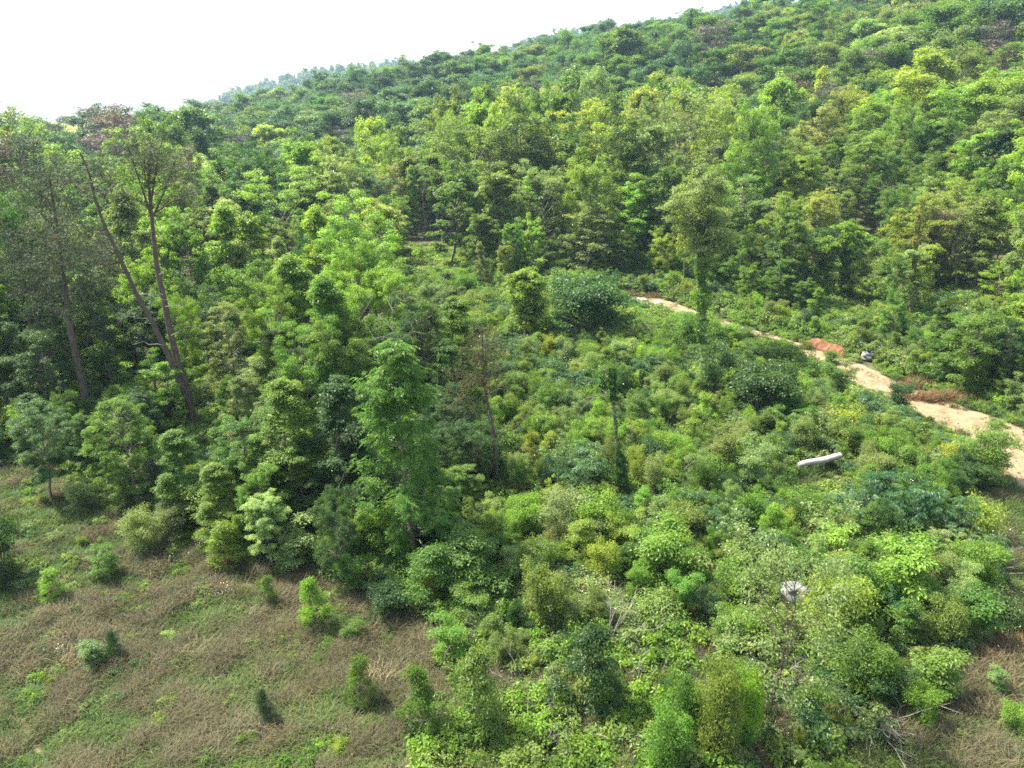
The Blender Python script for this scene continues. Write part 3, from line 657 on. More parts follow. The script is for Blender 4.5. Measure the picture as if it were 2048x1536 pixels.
cand = []
N_TRY = 26000
rr_ = np.sqrt(RNG.uniform(30 ** 2, 520 ** 2, N_TRY)); aa_ = np.radians(RNG.uniform(-40, 40, N_TRY))
near = RNG.random(N_TRY) < 0.35
rr_[near] = np.sqrt(RNG.uniform(30 ** 2, 170 ** 2, near.sum()))
cx, cy_ = rr_ * np.sin(aa_), rr_ * np.cos(aa_)
ok = ~inside(OPEN, cx, cy_); cx, cy_ = cx[ok], cy_[ok]; ed = edge_dist(OPEN, cx, cy_)
cell = {}
def near_pts(x, y, R=9.0):
    i, j = int(x // 9), int(y // 9)
    for a in (-1, 0, 1):
        for b in (-1, 0, 1):
            for q in cell.get((i + a, j + b), ()): yield q
for p in PLACED: cell.setdefault((int(p['x'] // 9), int(p['y'] // 9)), []).append((p['x'], p['y'], p['r'], p['h'], True))
for x, y, e in zip(cx, cy_, ed):
    d = hypot(x, y); right = x > 0.16 * y
    gpx = float(proj(x, y, float(terr(x, y)))[0])
    if d > 330: h = 16.0 * RNG.uniform(0.75, 1.3)
    elif d > 190: h = 21.0
    elif gpx < 800: h = min(21.0, 5.2 + 1.15 * e)
    elif gpx < 1460: h = min(27.0, 12.0 + 1.5 * e)
    else: h = min(23.0, 6.0 + 0.7 * e)
    h *= RNG.uniform(0.72, 1.14)
    r = max(1.3, 0.145 * h + 0.6) * RNG.uniform(0.8, 1.2) * (1.0 if d < 95 else (0.9 if 800 < gpx < 1490 else 1.22) if d < 190 else 2.0)
    k = 1.35 if d < 200 else 1.3
    if any(hypot(x - a, y - b) < k * 0.5 * (r + c) * (1.0 if not L_ else 1.05) for a, b, c, hh, L_ in near_pts(x, y)): continue
    # keep the listed crowns in sight: nothing taller straight in front of them
    px, py, f = proj(x, y, float(terr(x, y)) + h)
    if d < 105 and gpx < 960 and py < np.interp(gpx, [0, 300, 450, 560, 700, 780, 860, 960], [320, 330, 420, 345, 410, 465, 570, 620]): continue
    bad = False
    for p in PLACED:
        if p['listed'] and p['d'] > d:
            qx, qy, qf = p.get('pp') or p.setdefault('pp', tuple(float(v) for v in proj(p['x'], p['y'], p['z'] + p['h'])))
            if abs(qx - px) < FPX * (r * 0.75) / f + 0.25 * FPX * p['r'] / qf and py < qy + max(0.75 * FPX * p['r'] / qf, 0.42 * FPX * p['h'] / qf if p['d'] < 150 else 0): bad = True; break
    if bad:
        h2 = h * 0.62
        if d > 240 or h2 < 4: continue
        h = h2; r *= 0.75
        px, py, f = proj(x, y, float(terr(x, y)) + h)
        if any(p['listed'] and p['d'] > d and abs(p['pp'][0] - px) < FPX * r * 0.7 / f + 0.2 * FPX * p['r'] / p['pp'][2] and py < p['pp'][1] + max(0.5 * FPX * p['r'], 0.34 * FPX * p['h'] if p['d'] < 150 else 0) / p['pp'][2] for p in PLACED if 'pp' in p): continue
    if blocked(x, y, float(terr(x, y)), h, r): continue
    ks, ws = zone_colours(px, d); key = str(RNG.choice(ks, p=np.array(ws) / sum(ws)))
    edge_small = h < 9
    hs, hw = (['layered', 'round', 'tall', 'feathery'], [.5, .3, .12, .08]) if edge_small else (['round', 'tall', 'broad', 'layered', 'feathery'], [.4, .25, .2, .1, .05])
    if 800 < gpx < 1490 and d < 190 and not edge_small: hw = [.22, .55, .08, .07, .08]
    habit = str(RNG.choice(hs, p=hw)); name = 'broadleaf_tree'
    if RNG.random() < 0.045 and h > 12: habit, key, name = 'pine', str(RNG.choice(['pine', 'grey', 'rust'], p=[.5, .3, .2])), 'pine_tree'
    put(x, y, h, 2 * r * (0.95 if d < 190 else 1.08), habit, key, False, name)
    cell.setdefault((int(x // 9), int(y // 9)), []).append((x, y, r, h, False))

# how much of each crown shows: ellipses drawn front to back on a coarse grid
def visibility(items):
    G = np.zeros((384, 512), np.int32) - 1; s = 4.0; out = np.zeros(len(items))
    yy, xx = np.mgrid[0:384, 0:512]
    for i in sorted(range(len(items)), key=lambda k: items[k]['d']):
        p = items[i]; px, py, f = proj(p['x'], p['y'], p['z'] + p['h'] * 0.62)
        a = FPX * p['r'] * 0.95 / f / s; b = FPX * p['h'] * 0.40 * CP / f / s
        x0, x1, y0, y1 = int(px / s - a), int(px / s + a) + 2, int(py / s - b), int(py / s + b) + 2
        x0, x1, y0, y1 = max(x0, 0), min(x1, 512), max(y0, 0), min(y1, 384)
        if x1 <= x0 or y1 <= y0: continue
        sub = G[y0:y1, x0:x1]; m = (((xx[y0:y1, x0:x1] - px / s) / a) ** 2 + ((yy[y0:y1, x0:x1] - py / s) / b) ** 2 < 1) & (sub < 0)
        sub[m] = i; out[i] = m.sum()
    return out

ORD = ['first', 'second', 'third', 'fourth', 'fifth', 'sixth', 'seventh', 'eighth', 'ninth', 'tenth', 'eleventh', 'twelfth', 'thirteenth', 'fourteenth', 'fifteenth', 'sixteenth', 'seventeenth', 'eighteenth', 'nineteenth', 'twentieth']
LOOK = {'mid': 'mid-green', 'bright': 'fresh green', 'yellow': 'yellow-green', 'olive': 'olive-green', 'silver': 'silvery', 'dark': 'dark green', 'blue': 'bluish', 'cream': 'cream-flowering', 'pine': 'dark', 'rust': 'rusty brown', 'grey': 'greyish'}
FORM = {'round': 'round-crowned', 'tall': 'tall narrow', 'broad': 'broad-crowned', 'layered': 'layered', 'feathery': 'feathery', 'ivied': 'ivy-covered', 'pine': 'sparse'}
def tree_zone(px, py, d):
    if px < 560:
        return 'around the forked pine base' if d < 62 else 'just behind the forked pine' if d < 120 else 'on the skyline beyond the pines'
    if px < 920:
        return 'at the wood edge above the grass' if d < 52 else 'in the wood left of the clearing' if d < 80 else 'in the tall stand further back' if d < 165 else 'on the ridge below the white sky'
    if px < 1330:
        return 'in the brush clearing' if d < 80 else 'in the tree line behind the clearing' if d < 165 else 'on the ridge behind the clearing'
    if px < 1680:
        return 'close beside the red clay bank' if d < 100 else 'on the slope above the clay bank' if d < 170 else 'high above the red clay bank'
    return 'beside the dirt road' if d < 95 else 'on the slope above the dirt road' if d < 165 else 'high above the dirt road'

def label_all(rows, noun):
    """rows: (object, px, look, zone, group). Alike ones in one place are told apart by their order across the picture"""
    by = {}
    for r in rows: by.setdefault((r[2], r[3]), []).append(r)
    for (look, zone), rs in by.items():
        rs.sort(key=lambda r: r[1])
        for i, r in enumerate(rs):
            one = f'{look} {noun} {zone}'
            if len(rs) == 1: lab = one
            elif len(rs) == 2: lab = f"{'left' if i == 0 else 'right'} of two {look} {noun}s {zone}"
            else: lab = f'{ORD[min(i, 19)]} {look} {noun} from the left {zone}'
            r[0]['label'] = lab

vis = visibility(PLACED)
for v, p in zip(vis, PLACED): p['vis'] = v
order = sorted(range(len(PLACED)), key=lambda i: -PLACED[i]['vis'])
rows, rows_p, rest, nb, npn = [], [], [], 0, 0
for i in order:
    p = PLACED[i]; t = tinted(RNG, p['key'])
    lim = nb < 300 if p['name'] == 'broadleaf_tree' else npn < 120
    if p['vis'] >= 4 and lim:
        px, py, f = proj(p['x'], p['y'], p['z'] + p['h'] * 0.7); zone = tree_zone(px, py, p['d'])
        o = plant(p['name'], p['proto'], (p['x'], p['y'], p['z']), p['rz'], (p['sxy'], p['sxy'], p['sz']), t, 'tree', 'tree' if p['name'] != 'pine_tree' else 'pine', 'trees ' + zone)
        look = f"{LOOK[p['key']]} {FORM[p['habit']]}"
        (rows if p['name'] == 'broadleaf_tree' else rows_p).append((o, float(px), look, zone, None))
        if p['name'] == 'broadleaf_tree': nb += 1
        else: npn += 1
    else:
        rest.append((p, t))
label_all(rows, 'tree'); label_all(rows_p, 'pine')

# the rest of the wood reads as one mass
srcs, sid = [], {}
def src_index(pr):
    if id(pr) not in sid: sid[id(pr)] = len(srcs); srcs.append(pr.source())
    return sid[id(pr)]
if rest:
    pk = [src_index(p['proto']) for p, t in rest]
    stuff('forest', [(p['x'], p['y'], p['z']) for p, t in rest], [p['rz'] for p, t in rest], np.array([(p['sxy'], p['sxy'], p['sz']) for p, t in rest]), [t for p, t in rest], pk, srcs, 'remaining trees of the wood filling in behind the nearer crowns')
# forest on the far ridge
n = 5200; fx = RNG.uniform(-950, 500, n); fy = 1560 + 0.1 * fx + RNG.uniform(-260, 60, n); fz = terr(fx, fy)
far_src = [p.source() for p in LIB[('round', 2)]]
stuff('distant_forest', np.stack([fx, fy, fz], -1), RNG.random(n) * 6.28, RNG.uniform(0.8, 1.15, n), np.array([tinted(RNG, str(k)) for k in RNG.choice(['mid', 'dark', 'olive'], n)]), RNG.integers(0, len(far_src), n), far_src, 'blue hazy woods on the far ridge')

print('PLACED', len(PLACED), 'things', nb, npn, 'rest', len(rest))
# ------------------------------------------------------------------ single trees with a shape of their own
def on_plane(px, py, Y):
    d = ray(px, py); t = Y / d[1]; return np.array([0, 0, CAM_H]) + d * t

def deadparts(lst): return [('dead_branch', g, M_DEAD, None) for g in lst]
def hero(name, base, wood, crown, wmat, lmat, tint, label, cat, parts=('trunk', 'crown'), extras=()):
    """geometry is in world units; it is moved to stand on its base"""
    for g in (wood, crown):
        if g: g.v = [v - base for v in g.v]
    for e in extras: e[1].v = [v - base for v in e[1].v]
    root = empty(name, base); props(root, label, cat)
    part(parts[0], wood.mesh(parts[0], [wmat]), root)
    if crown and crown.v:
        c = part(parts[1], crown.mesh(parts[1], [lmat]), root); c['tint'] = list(map(float, tint))
    for nm, g, m, t in extras:
        e = part(nm, g.mesh(nm, [m]), root)
        if t is not None: e['tint'] = list(map(float, t))
    return root

def px_path(pts, Y, dep=None):
    return np.array([on_plane(a, b, Y + (dep[i] if dep is not None else 0)) for i, (a, b) in enumerate(pts)])

def resample(P, n):
    d = np.concatenate([[0], np.cumsum(np.linalg.norm(np.diff(P, axis=0), axis=1))]); t = np.linspace(0, d[-1], n)
    return np.stack([np.interp(t, d, P[:, k]) for k in range(3)], -1)

def needle_clusters(rng, g, cl, n, leaf, flat=0.45, tufts=12, wr=0.15):
    C = np.array([c[0] for c in cl]); R = np.array([c[1] for c in cl]); w = R ** 2; cnt = np.maximum(3, n * w / w.sum()).astype(int)
    idx = np.repeat(np.arange(len(cl)), cnt); m = len(idx)
    sub = nrm(rng.normal(size=(len(cl), tufts, 3))) * R[:, None, None] * rng.random((len(cl), tufts, 1)) ** 0.4; sub[..., 2] *= flat
    tf = sub[idx, rng.integers(0, tufts, m)]; d = nrm(rng.normal(size=(m, 3)) + [0, 0, 0.45]); ln = leaf * rng.uniform(0.7, 1.25, m)
    sh = np.clip(0.5 + rng.normal(0, 0.15, len(cl))[idx] + rng.normal(0, 0.14, m), 0, 1)
    g.leaves(C[idx] + tf + d * ln[:, None] * 0.5, nrm(np.cross(d, rng.normal(size=(m, 3)))), d, ln, ln * wr, sh)

def limb_to(rng, wood, a, b, r, sides=4, sag=0.1):
    """a limb from a to b that bows upward; returns its path"""
    L = np.linalg.norm(b - a); t = np.linspace(0, 1, 6)[:, None]
    P = a + (b - a) * t; P[:, 2] -= np.sin(t[:, 0] * pi) * L * sag; P[1:-1] += rng.normal(0, 0.03 * L, (4, 3))
    wood.tube(P, r, r * 0.25, sides); return P

def crown_on(rng, wood, cl, stem, regions, n, Y, depth, r=0.07, tmin=0.35, cr=(0.5, 1.0), twigs=3):
    """limbs from a stem to points spread over picture regions (cx, cy, rx, ry) at the depth of the tree"""
    for k in range(n):
        cx, cy_, rx, ry = regions[int(rng.integers(len(regions)))]
        a, q = rng.random() * 2 * pi, rng.random() ** 0.5
        px, py = cx + rx * q * cos(a), cy_ + ry * q * sin(a); b = on_plane(px, py, Y + rng.uniform(-depth, depth) * (1 - q * 0.4))
        # leave the stem a little below the tip of the limb
        zs = b[2] - rng.uniform(0.3, 2.2); i = int(np.argmin(np.abs(stem[:, 2] - zs))); i = max(i, int(tmin * len(stem)))
        P = limb_to(rng, wood, stem[i], b, r * (1 - 0.6 * i / len(stem)))
        cl.append((b, rng.uniform(*cr), b - stem[i]))
        for s in range(twigs):
            q0 = along(P, rng.uniform(0.45, 0.95)); e = q0 + rng.normal(0, 0.55, 3) * [1, 1, 0.5] + [0, 0, 0.25]
            wood.tube(np.array([q0, (q0 + e) / 2 + [0, 0, 0.05], e]), 0.016, 0.007, 3); cl.append((e, rng.uniform(*cr) * 0.75, e - q0))

# the forked pine
rng = np.random.default_rng(11); b = at(392, 874); Y = b[1]; wood, crown, deads = Geo(), Geo(), []; cl = []
main = px_path([(393, 884), (385, 840), (378, 800), (372, 773), (355, 722), (342, 671), (331, 613), (321, 568), (311, 517), (306, 460), (301, 410), (297, 359), (300, 315), (304, 285)], Y, np.linspace(0, 0.6, 14))
main = resample(main, 26); wood.tube(main, np.linspace(0.33, 0.07, 26) * np.where(np.arange(26) < 2, 1.15, 1), None, 9, wob=0.06)
left = px_path([(380, 808), (369, 784), (355, 753), (328, 691), (301, 637), (273, 589), (253, 544), (236, 507), (222, 478), (205, 441), (188, 393), (184, 368), (172, 330), (160, 305)], Y, np.linspace(0, -1.6, 14))
left = resample(left, 26); wood.tube(left, np.linspace(0.235, 0.05, 26), None, 8, wob=0.06)
for pts, r in [([(302, 432), (283, 372), (268, 330), (255, 292)], 0.085), ([(301, 410), (310, 352), (318, 300), (330, 268)], 0.085), ([(303, 440), (328, 385), (342, 345), (352, 318)], 0.09), ([(304, 430), (345, 402), (385, 392), (420, 402)], 0.06), ([(300, 390), (288, 345), (290, 300)], 0.06)]:
    P = resample(px_path(pts, Y, np.linspace(0.4, rng.uniform(-1.5, 1.5), len(pts))), 8); wood.tube(P, r, r * 0.3, 6)
    for t in (0.55, 0.7, 0.85, 1.0): cl.append((along(P, t) + rng.normal(0, 0.3, 3), rng.uniform(0.6, 1.0), np.array([0, 0, 1.0])))
crown_on(rng, wood, cl, main, [(320, 320, 85, 45), (300, 300, 55, 38), (370, 330, 60, 50), (265, 345, 50, 45)], 34, Y, 2.6, tmin=0.62)
crown_on(rng, wood, cl, left, [(165, 400, 80, 75), (130, 370, 60, 60), (200, 350, 45, 45), (110, 470, 70, 60), (175, 490, 45, 40)], 46, Y - 1.2, 2.8, r=0.055, tmin=0.5)
needle_clusters(rng, crown, cl, 16000, 0.22, wr=0.12)
for (a0, b0), (a1, b1) in [((301, 637), (232, 640)), ((285, 610), (228, 655)), ((328, 691), (262, 690)), ((273, 589), (335, 600)), ((331, 613), (372, 612)), ((253, 544), (205, 560)), ((326, 590), (290, 575)), ((342, 671), (395, 650)), ((318, 550), (345, 540)), ((236, 507), (200, 500)), ((222, 478), (165, 482))]:
    p0, p1 = on_plane(a0, b0, Y - 0.6), on_plane(a1, b1, Y - 0.6 + rng.uniform(-1, 1))
    dead = Geo(); deads.append(dead); P = limb_to(rng, dead, p0, p1, 0.035, 4, -0.08)
    for s in range(3): q = along(P, rng.uniform(0.5, 0.95)); dead.tube(np.array([q, q + rng.normal(0, 0.35, 3)]), 0.012, 0.005, 3)
hero('pine_tree', b, wood, crown, M_PINEBARK, M_NEEDLE, TINT['pine'], 'tall sparse pine forking low into two long bare reddish trunks', 'pine', extras=deadparts(deads))

# the pine left of it, its foot hidden in the wood
rng = np.random.default_rng(12); b = at(182, 868); Y = b[1]; wood, crown = Geo(), Geo(); cl = []
st_ = resample(px_path([(184, 876), (170, 790), (158, 740), (147, 690), (138, 640), (128, 560), (118, 480), (106, 400), (98, 350)], Y), 24); wood.tube(st_, np.linspace(0.32, 0.06, 24), None, 8, wob=0.06)
crown_on(rng, wood, cl, st_, [(60, 420, 90, 90), (120, 560, 80, 60), (60, 520, 80, 80), (90, 360, 70, 60)], 50, Y, 3.0, tmin=0.42)
needle_clusters(rng, crown, cl, 17000, 0.23, wr=0.13)
hero('pine_tree', b, wood, crown, M_PINEBARK, M_NEEDLE, np.array(TINT['pine']) * 0.95, 'dark broad pine with one thick trunk left of the forked pine', 'pine')

# compound-leaved tree with a dead top at the front of the wood
rng = np.random.default_rng(13); b = at(832, 1128); Y = b[1]; wood, crown, deads = Geo(), Geo(), []; O, D = [], []
st_ = resample(px_path([(832, 1140), (820, 1040), (808, 930), (800, 850), (795, 780), (791, 720), (789, 690)], Y), 20); wood.tube(st_, np.linspace(0.17, 0.05, 20), None, 8, wob=0.06)
rows_b = [(700, 20), (735, 34), (770, 60), (800, 62), (840, 66), (880, 84), (920, 80), (960, 92), (1000, 96), (1040, 100), (1080, 96), (1115, 80)]
for cy_, hw in rows_b:
    for k in range(13):
        a = rng.random() * 2 * pi; q = rng.uniform(0.45, 1.08); sc = 1.0
        cx_ = np.interp(cy_, [690, 850, 1140], [789, 800, 832])
        w_ = hw * 0.031
        p1 = on_plane(cx_, cy_ + rng.uniform(-16, 16), Y) + np.array([cos(a) * q * w_, sin(a) * q * w_, 0])
        i = int(np.argmin(np.abs(st_[:, 2] - (p1[2] - 0.5)))); P = limb_to(rng, wood, st_[i], p1, 0.035, 4, 0.06)
        for j in range(36):
            t = rng.uniform(0.45, 1.0); o_ = along(P, t) + rng.normal(0, 0.2, 3); O.append(o_); dd = nrm(P[-1] - P[0]); az = atan2(dd[1], dd[0]) + rng.normal(0, 0.9); D.append(dirv(az, rng.uniform(-0.1, 0.5)))
fronds(rng, crown, O, D, 0.42, 4, 0.17, droop=1.0, ratio=0.36)
tops = [[(791, 720), (786, 660), (783, 610), (784, 584)], [(790, 700), (800, 660), (808, 620), (806, 590)], [(789, 690), (770, 672), (740, 680)], [(789, 685), (812, 672), (828, 655)], [(786, 660), (765, 640), (755, 628)], [(788, 705), (760, 700), (738, 690)], [(790, 715), (770, 722), (752, 718)], [(785, 620), (770, 590)], [(783, 610), (792, 575)]]
for pts in tops:
    dead = Geo(); deads.append(dead); P = resample(px_path(pts, Y, np.linspace(0, rng.uniform(-0.6, 0.6), len(pts))), 7); dead.tube(P, 0.036 if len(pts) == 4 else 0.02, 0.008, 5)
    for s in range(3): q = along(P, rng.uniform(0.4, 1)); dead.tube(np.array([q, q + rng.normal(0, 0.3, 3) + [0, 0, 0.15]]), 0.012, 0.006, 3)
hero('broadleaf_tree', b, wood, crown, M_BARK, M_LEAF, (0.080, 0.170, 0.026), 'drooping compound-leaved tree with bare dead top at front of the dark wood', 'tree', extras=deadparts(deads))

# the thin half-dead cedar in front of the clearing
rng = np.random.default_rng(14); b = at(994, 982); Y = b[1]; wood, crown, deads = Geo(), Geo(), []; cl = []
st_ = resample(px_path([(995, 990), (994, 960), (991, 910), (986, 859), (977, 814), (969, 773), (965, 705), (964, 648)], Y), 22); wood.tube(st_, np.linspace(0.17, 0.025, 22), None, 7, wob=0.07)
crown_on(rng, wood, cl, st_, [(965, 680, 34, 32), (945, 720, 40, 30), (985, 720, 30, 40), (915, 770, 34, 34), (900, 800, 26, 22), (955, 755, 36, 26)], 40, Y, 1.1, r=0.03, tmin=0.5, cr=(0.35, 0.6), twigs=3)
P = limb_to(rng, wood, on_plane(991, 876, Y), on_plane(1066, 832, Y), 0.05, 5, -0.04)
for t in (0.35, 0.55, 0.7, 0.85): cl.append((along(P, t) + [0, 0, 0.2], 0.4, np.array([1.0, 0, 0])))
for k in range(16):
    dead = Geo(); deads.append(dead); y0 = rng.uniform(700, 900); i = int(np.argmin(np.abs(st_[:, 2] - on_plane(975, y0, Y)[2]))); limb_to(rng, dead, st_[i], st_[i] + dirv(rng.random() * 6.28, rng.uniform(-0.2, 0.4)) * rng.uniform(0.6, 1.7), 0.02, 3, -0.05)
needle_clusters(rng, crown, cl, 11000, 0.13, wr=0.22)
hero('cedar_tree', b, wood, crown, M_PINEBARK, M_NEEDLE, (0.088, 0.088, 0.030), 'thin half-dead cedar with rusty sparse foliage left of the brush clearing', 'tree', extras=deadparts(deads))

def ivy_sleeve(rng, g, path, r0, r1, n, leaf):
    t = rng.random(n); P = np.array([along(path, q) for q in t]); a = rng.random(n) * 2 * pi; R = (r0 + (r1 - r0) * t) * rng.uniform(0.3, 1.1, n) * (1 + 0.35 * np.sin(t * 31))
    d = np.stack([np.cos(a), np.sin(a), np.full(n, 0.25)], -1); A = np.stack([np.cos(a) * 0.4, np.sin(a) * 0.4, -np.ones(n)], -1) + rng.normal(0, 0.3, (n, 3))
    ln = leaf * rng.uniform(0.7, 1.3, n); g.leaves(P + d * R[:, None], nrm(d + rng.normal(0, 0.35, (n, 3))), A, ln, ln * 0.8, np.clip(0.5 + 0.15 * np.sin(t * 40) + rng.normal(0, 0.15, n), 0, 1))

# tall ivied tree in the clearing
rng = np.random.default_rng(15); b = at(1404, 716); Y = b[1]; wood, crown, ivy = Geo(), Geo(), Geo(); cl = []
st_ = resample(px_path([(1404, 722), (1403, 640), (1404, 560), (1402, 480), (1404, 410), (1402, 350)], Y), 22); wood.tube(st_, np.linspace(0.26, 0.05, 22), None, 8)
crown_on(rng, wood, cl, st_, [(1405, 395, 62, 50), (1400, 360, 50, 28), (1430, 430, 50, 45), (1375, 420, 40, 45), (1405, 480, 48, 35), (1440, 480, 34, 30)], 60, Y, 2.6, r=0.06, tmin=0.5, cr=(0.6, 1.0), twigs=3)
spray(rng, crown, cl, 19000, 0.21, 0.5, 0.3)
ivy_sleeve(rng, ivy, st_[:17], 0.75, 0.5, 4800, 0.22)
hero('broadleaf_tree', b, wood, crown, M_BARK, M_LEAF, (0.150, 0.205, 0.078), 'tall grey-green tree with ivy-wrapped trunk standing alone before the dirt road', 'tree', extras=[('ivy', ivy, M_LEAF, TINT['mid'])])

# ivy column and yellow-mossed snag on the right slope
rng = np.random.default_rng(16); b = at(1690, 622); Y = b[1]; wood, crown, ivy = Geo(), Geo(), Geo(); cl = []
st_ = resample(px_path([(1692, 628), (1691, 560), (1694, 500), (1690, 460)], Y), 14); wood.tube(st_, np.linspace(0.16, 0.05, 14), None, 7)
crown_on(rng, wood, cl, st_, [(1690, 470, 42, 22), (1665, 490, 24, 18), (1722, 482, 24, 18)], 22, Y, 1.8, r=0.04, tmin=0.55, cr=(0.5, 0.8)); spray(rng, crown, cl, 6000, 0.3, 0.45, 0.3); ivy_sleeve(rng, ivy, st_[:11], 0.95, 0.6, 2600, 0.28)
hero('broadleaf_tree', b, wood, crown, M_BARK, M_LEAF, TINT['bright'], 'small mushroom-topped tree on an ivy-wrapped stem above the red clay bank', 'tree', extras=[('ivy', ivy, M_LEAF, TINT['dark'])])
rng = np.random.default_rng(17); b = at(1821, 645); Y = b[1]; wood, ivy = Geo(), Geo()
st_ = resample(px_path([(1821, 650), (1824, 580), (1829, 520), (1834, 460), (1837, 428)], Y), 14); wood.tube(st_, np.linspace(0.26, 0.14, 14), None, 8, wob=0.1)
ivy_sleeve(rng, ivy, st_[4:], 0.42, 0.30, 2400, 0.22)
hero('dead_snag', b, wood, None, M_DEAD, None, None, 'leaning dead trunk sleeved in yellow-green creeper on the slope above the road', 'dead tree', parts=('trunk', 'ivy'), extras=[('ivy', ivy, M_LEAF, (0.17, 0.18, 0.04))])
# the snag in the middle of the brush
rng = np.random.default_rng(18); b = at(1246, 1004); Y = b[1]; wood, ivy, deads = Geo(), Geo(), []
st_ = resample(px_path([(1247, 1010), (1244, 961), (1234, 883), (1227, 808), (1223, 736)], Y), 18); wood.tube(st_, np.linspace(0.13, 0.07, 18), None, 8, wob=0.12)
ivy_sleeve(rng, ivy, st_[:8], 0.75, 0.22, 2600, 0.15); ivy_sleeve(rng, ivy, st_[7:15], 0.16, 0.13, 420, 0.12); ivy_sleeve(rng, ivy, st_[13:], 0.26, 0.30, 1200, 0.14)
for pts in [[(1225, 790), (1180, 792), (1130, 822)], [(1190, 794), (1165, 815), (1148, 846)], [(1226, 800), (1205, 780), (1190, 776)], [(1234, 890), (1215, 888), (1192, 896)], [(1223, 745), (1212, 738), (1198, 742)]]:
    dead = Geo(); deads.append(dead); P = resample(px_path(pts, Y, np.linspace(0, rng.uniform(-0.5, 0.5), len(pts))), 7); dead.tube(P, 0.018, 0.007, 4)
    for s in range(4): q = along(P, rng.uniform(0.3, 1)); dead.tube(np.array([q, q + rng.normal(0, 0.25, 3)]), 0.01, 0.005, 3)
hero('dead_snag', b, wood, None, M_BARK, None, None, 'slim dead trunk with ivied foot and top amid the brush clearing', 'dead tree', parts=('trunk', 'ivy'), extras=[('ivy', ivy, M_LEAF, TINT['dark'])] + deadparts(deads))

def bare_tree(base, py_top, seed, label, limbs=7, r=0.05, el=0.9, name='dead_tree', mat=None, twigs=4):
    rng = np.random.default_rng(seed); b = at(*base); h = height_for(b, py_top); g = Geo()
    P = bend_path(rng, [0, 0, -0.2], [rng.normal(0, 0.06), rng.normal(0, 0.06), 1], h + 0.2, 8, 0, 0.12); g.tube(P, r, r * 0.2, 6)
    root = empty(name, b); props(root, label, 'dead tree'); part('trunk', g.mesh('trunk', [mat or M_DEAD]), root)
    for k in range(limbs):
        q = along(P, rng.uniform(0.4, 0.95)); L = h * rng.uniform(0.18, 0.4); e = Geo(); B = bend_path(rng, q, dirv(k * 2.4 + rng.random(), el + rng.normal(0, 0.2)), L, 5, 0.1, 0.25); e.tube(B, r * 0.4, r * 0.1, 4)
        for s in range(twigs): w = along(B, rng.uniform(0.4, 1)); e.tube(bend_path(rng, w, rng.normal(0, 1, 3) + [0, 0, 0.8], L * 0.35, 3), r * 0.16, r * 0.06, 3)
        part('branch', e.mesh('branch', [mat or M_DEAD]), root)
bare_tree((1911, 600), 470, 21, 'bare grey dead tree among the green crowns on the slope above the road', 12, 0.13, 0.6)
bare_tree((1708, 470), 388, 22, 'bare white-branched dead tree behind the mushroom-topped ivied tree', 9, 0.1, 0.7)
bare_tree((1960, 560), 410, 23, 'slender bare grey trunk rising between crowns at the right edge', 8, 0.1, 0.8)
bare_tree((612, 1050), 930, 24, 'thin silver-stemmed bare sapling before the dark foot of the wood', 9, 0.045, 0.8)
bare_tree((1271, 1392), 1300, 25, 'small bleached bare sapling with upswept twigs in the front brush', 8, 0.035, 0.8, twigs=2)
bare_tree((897, 1372), 1300, 26, 'thin grey bare stalk left of the front brush piles', 4, 0.025, 1.2, twigs=2)
bare_tree((926, 1385), 1322, 27, 'shorter grey bare stalk beside the conical front sapling', 4, 0.022, 1.2, twigs=2)
bare_tree((1366, 1005), 915, 28, 'straight bare grey pole stem right of the ivied snag', 3, 0.035, 0.9, twigs=1)
bare_tree((852, 480), 360, 29, 'pale straight trunk standing bare under the olive tree line', 5, 0.13, 0.9)

# ------------------------------------------------------------------ log, stones, clay bank, brush piles
rng = np.random.default_rng(31)
a, c = at(1592, 957), at(1676, 942); g = Geo(); P = np.stack([np.linspace(a[k], c[k], 9) for k in range(3)], -1); P[:, 2] += 0.92 + 0.12 * np.linspace(0, 1, 9); P[:, 2] += 0.04 * np.sin(np.arange(9))
mid = P.mean(0); P -= [mid[0], mid[1], a[2]]; R = np.array([0.15, 0.20, 0.21, 0.22, 0.22, 0.23, 0.23, 0.24, 0.20]); g.tube(P, R, None, 10, wob=0.07)
for e in (0, -1):   # closed ends
    g.add(np.concatenate([g.v[0][:10] if e == 0 else g.v[0][-10:]]), [[0, 1, 2, 3], [0, 3, 4, 5], [0, 5, 6, 7], [0, 7, 8, 9]])
root = empty('fallen_log', (mid[0], mid[1], a[2])); props(root, 'bleached white fallen log lying in the brush right of the clearing', 'log'); part('trunk', g.mesh('trunk', [M_PALE], True), root)
g = Geo(); g.tube(bend_path(rng, P[7] + [0, 0, 0.15], [0.2, 0.3, 1], 0.42, 4), 0.06, 0.04, 6); g.tube(bend_path(rng, P[6] + [0, 0, 0.15], [-0.3, 0.3, 1], 0.25, 4), 0.05, 0.03, 6); part('branch_stub', g.mesh('branch_stub', [M_BARK]), root)

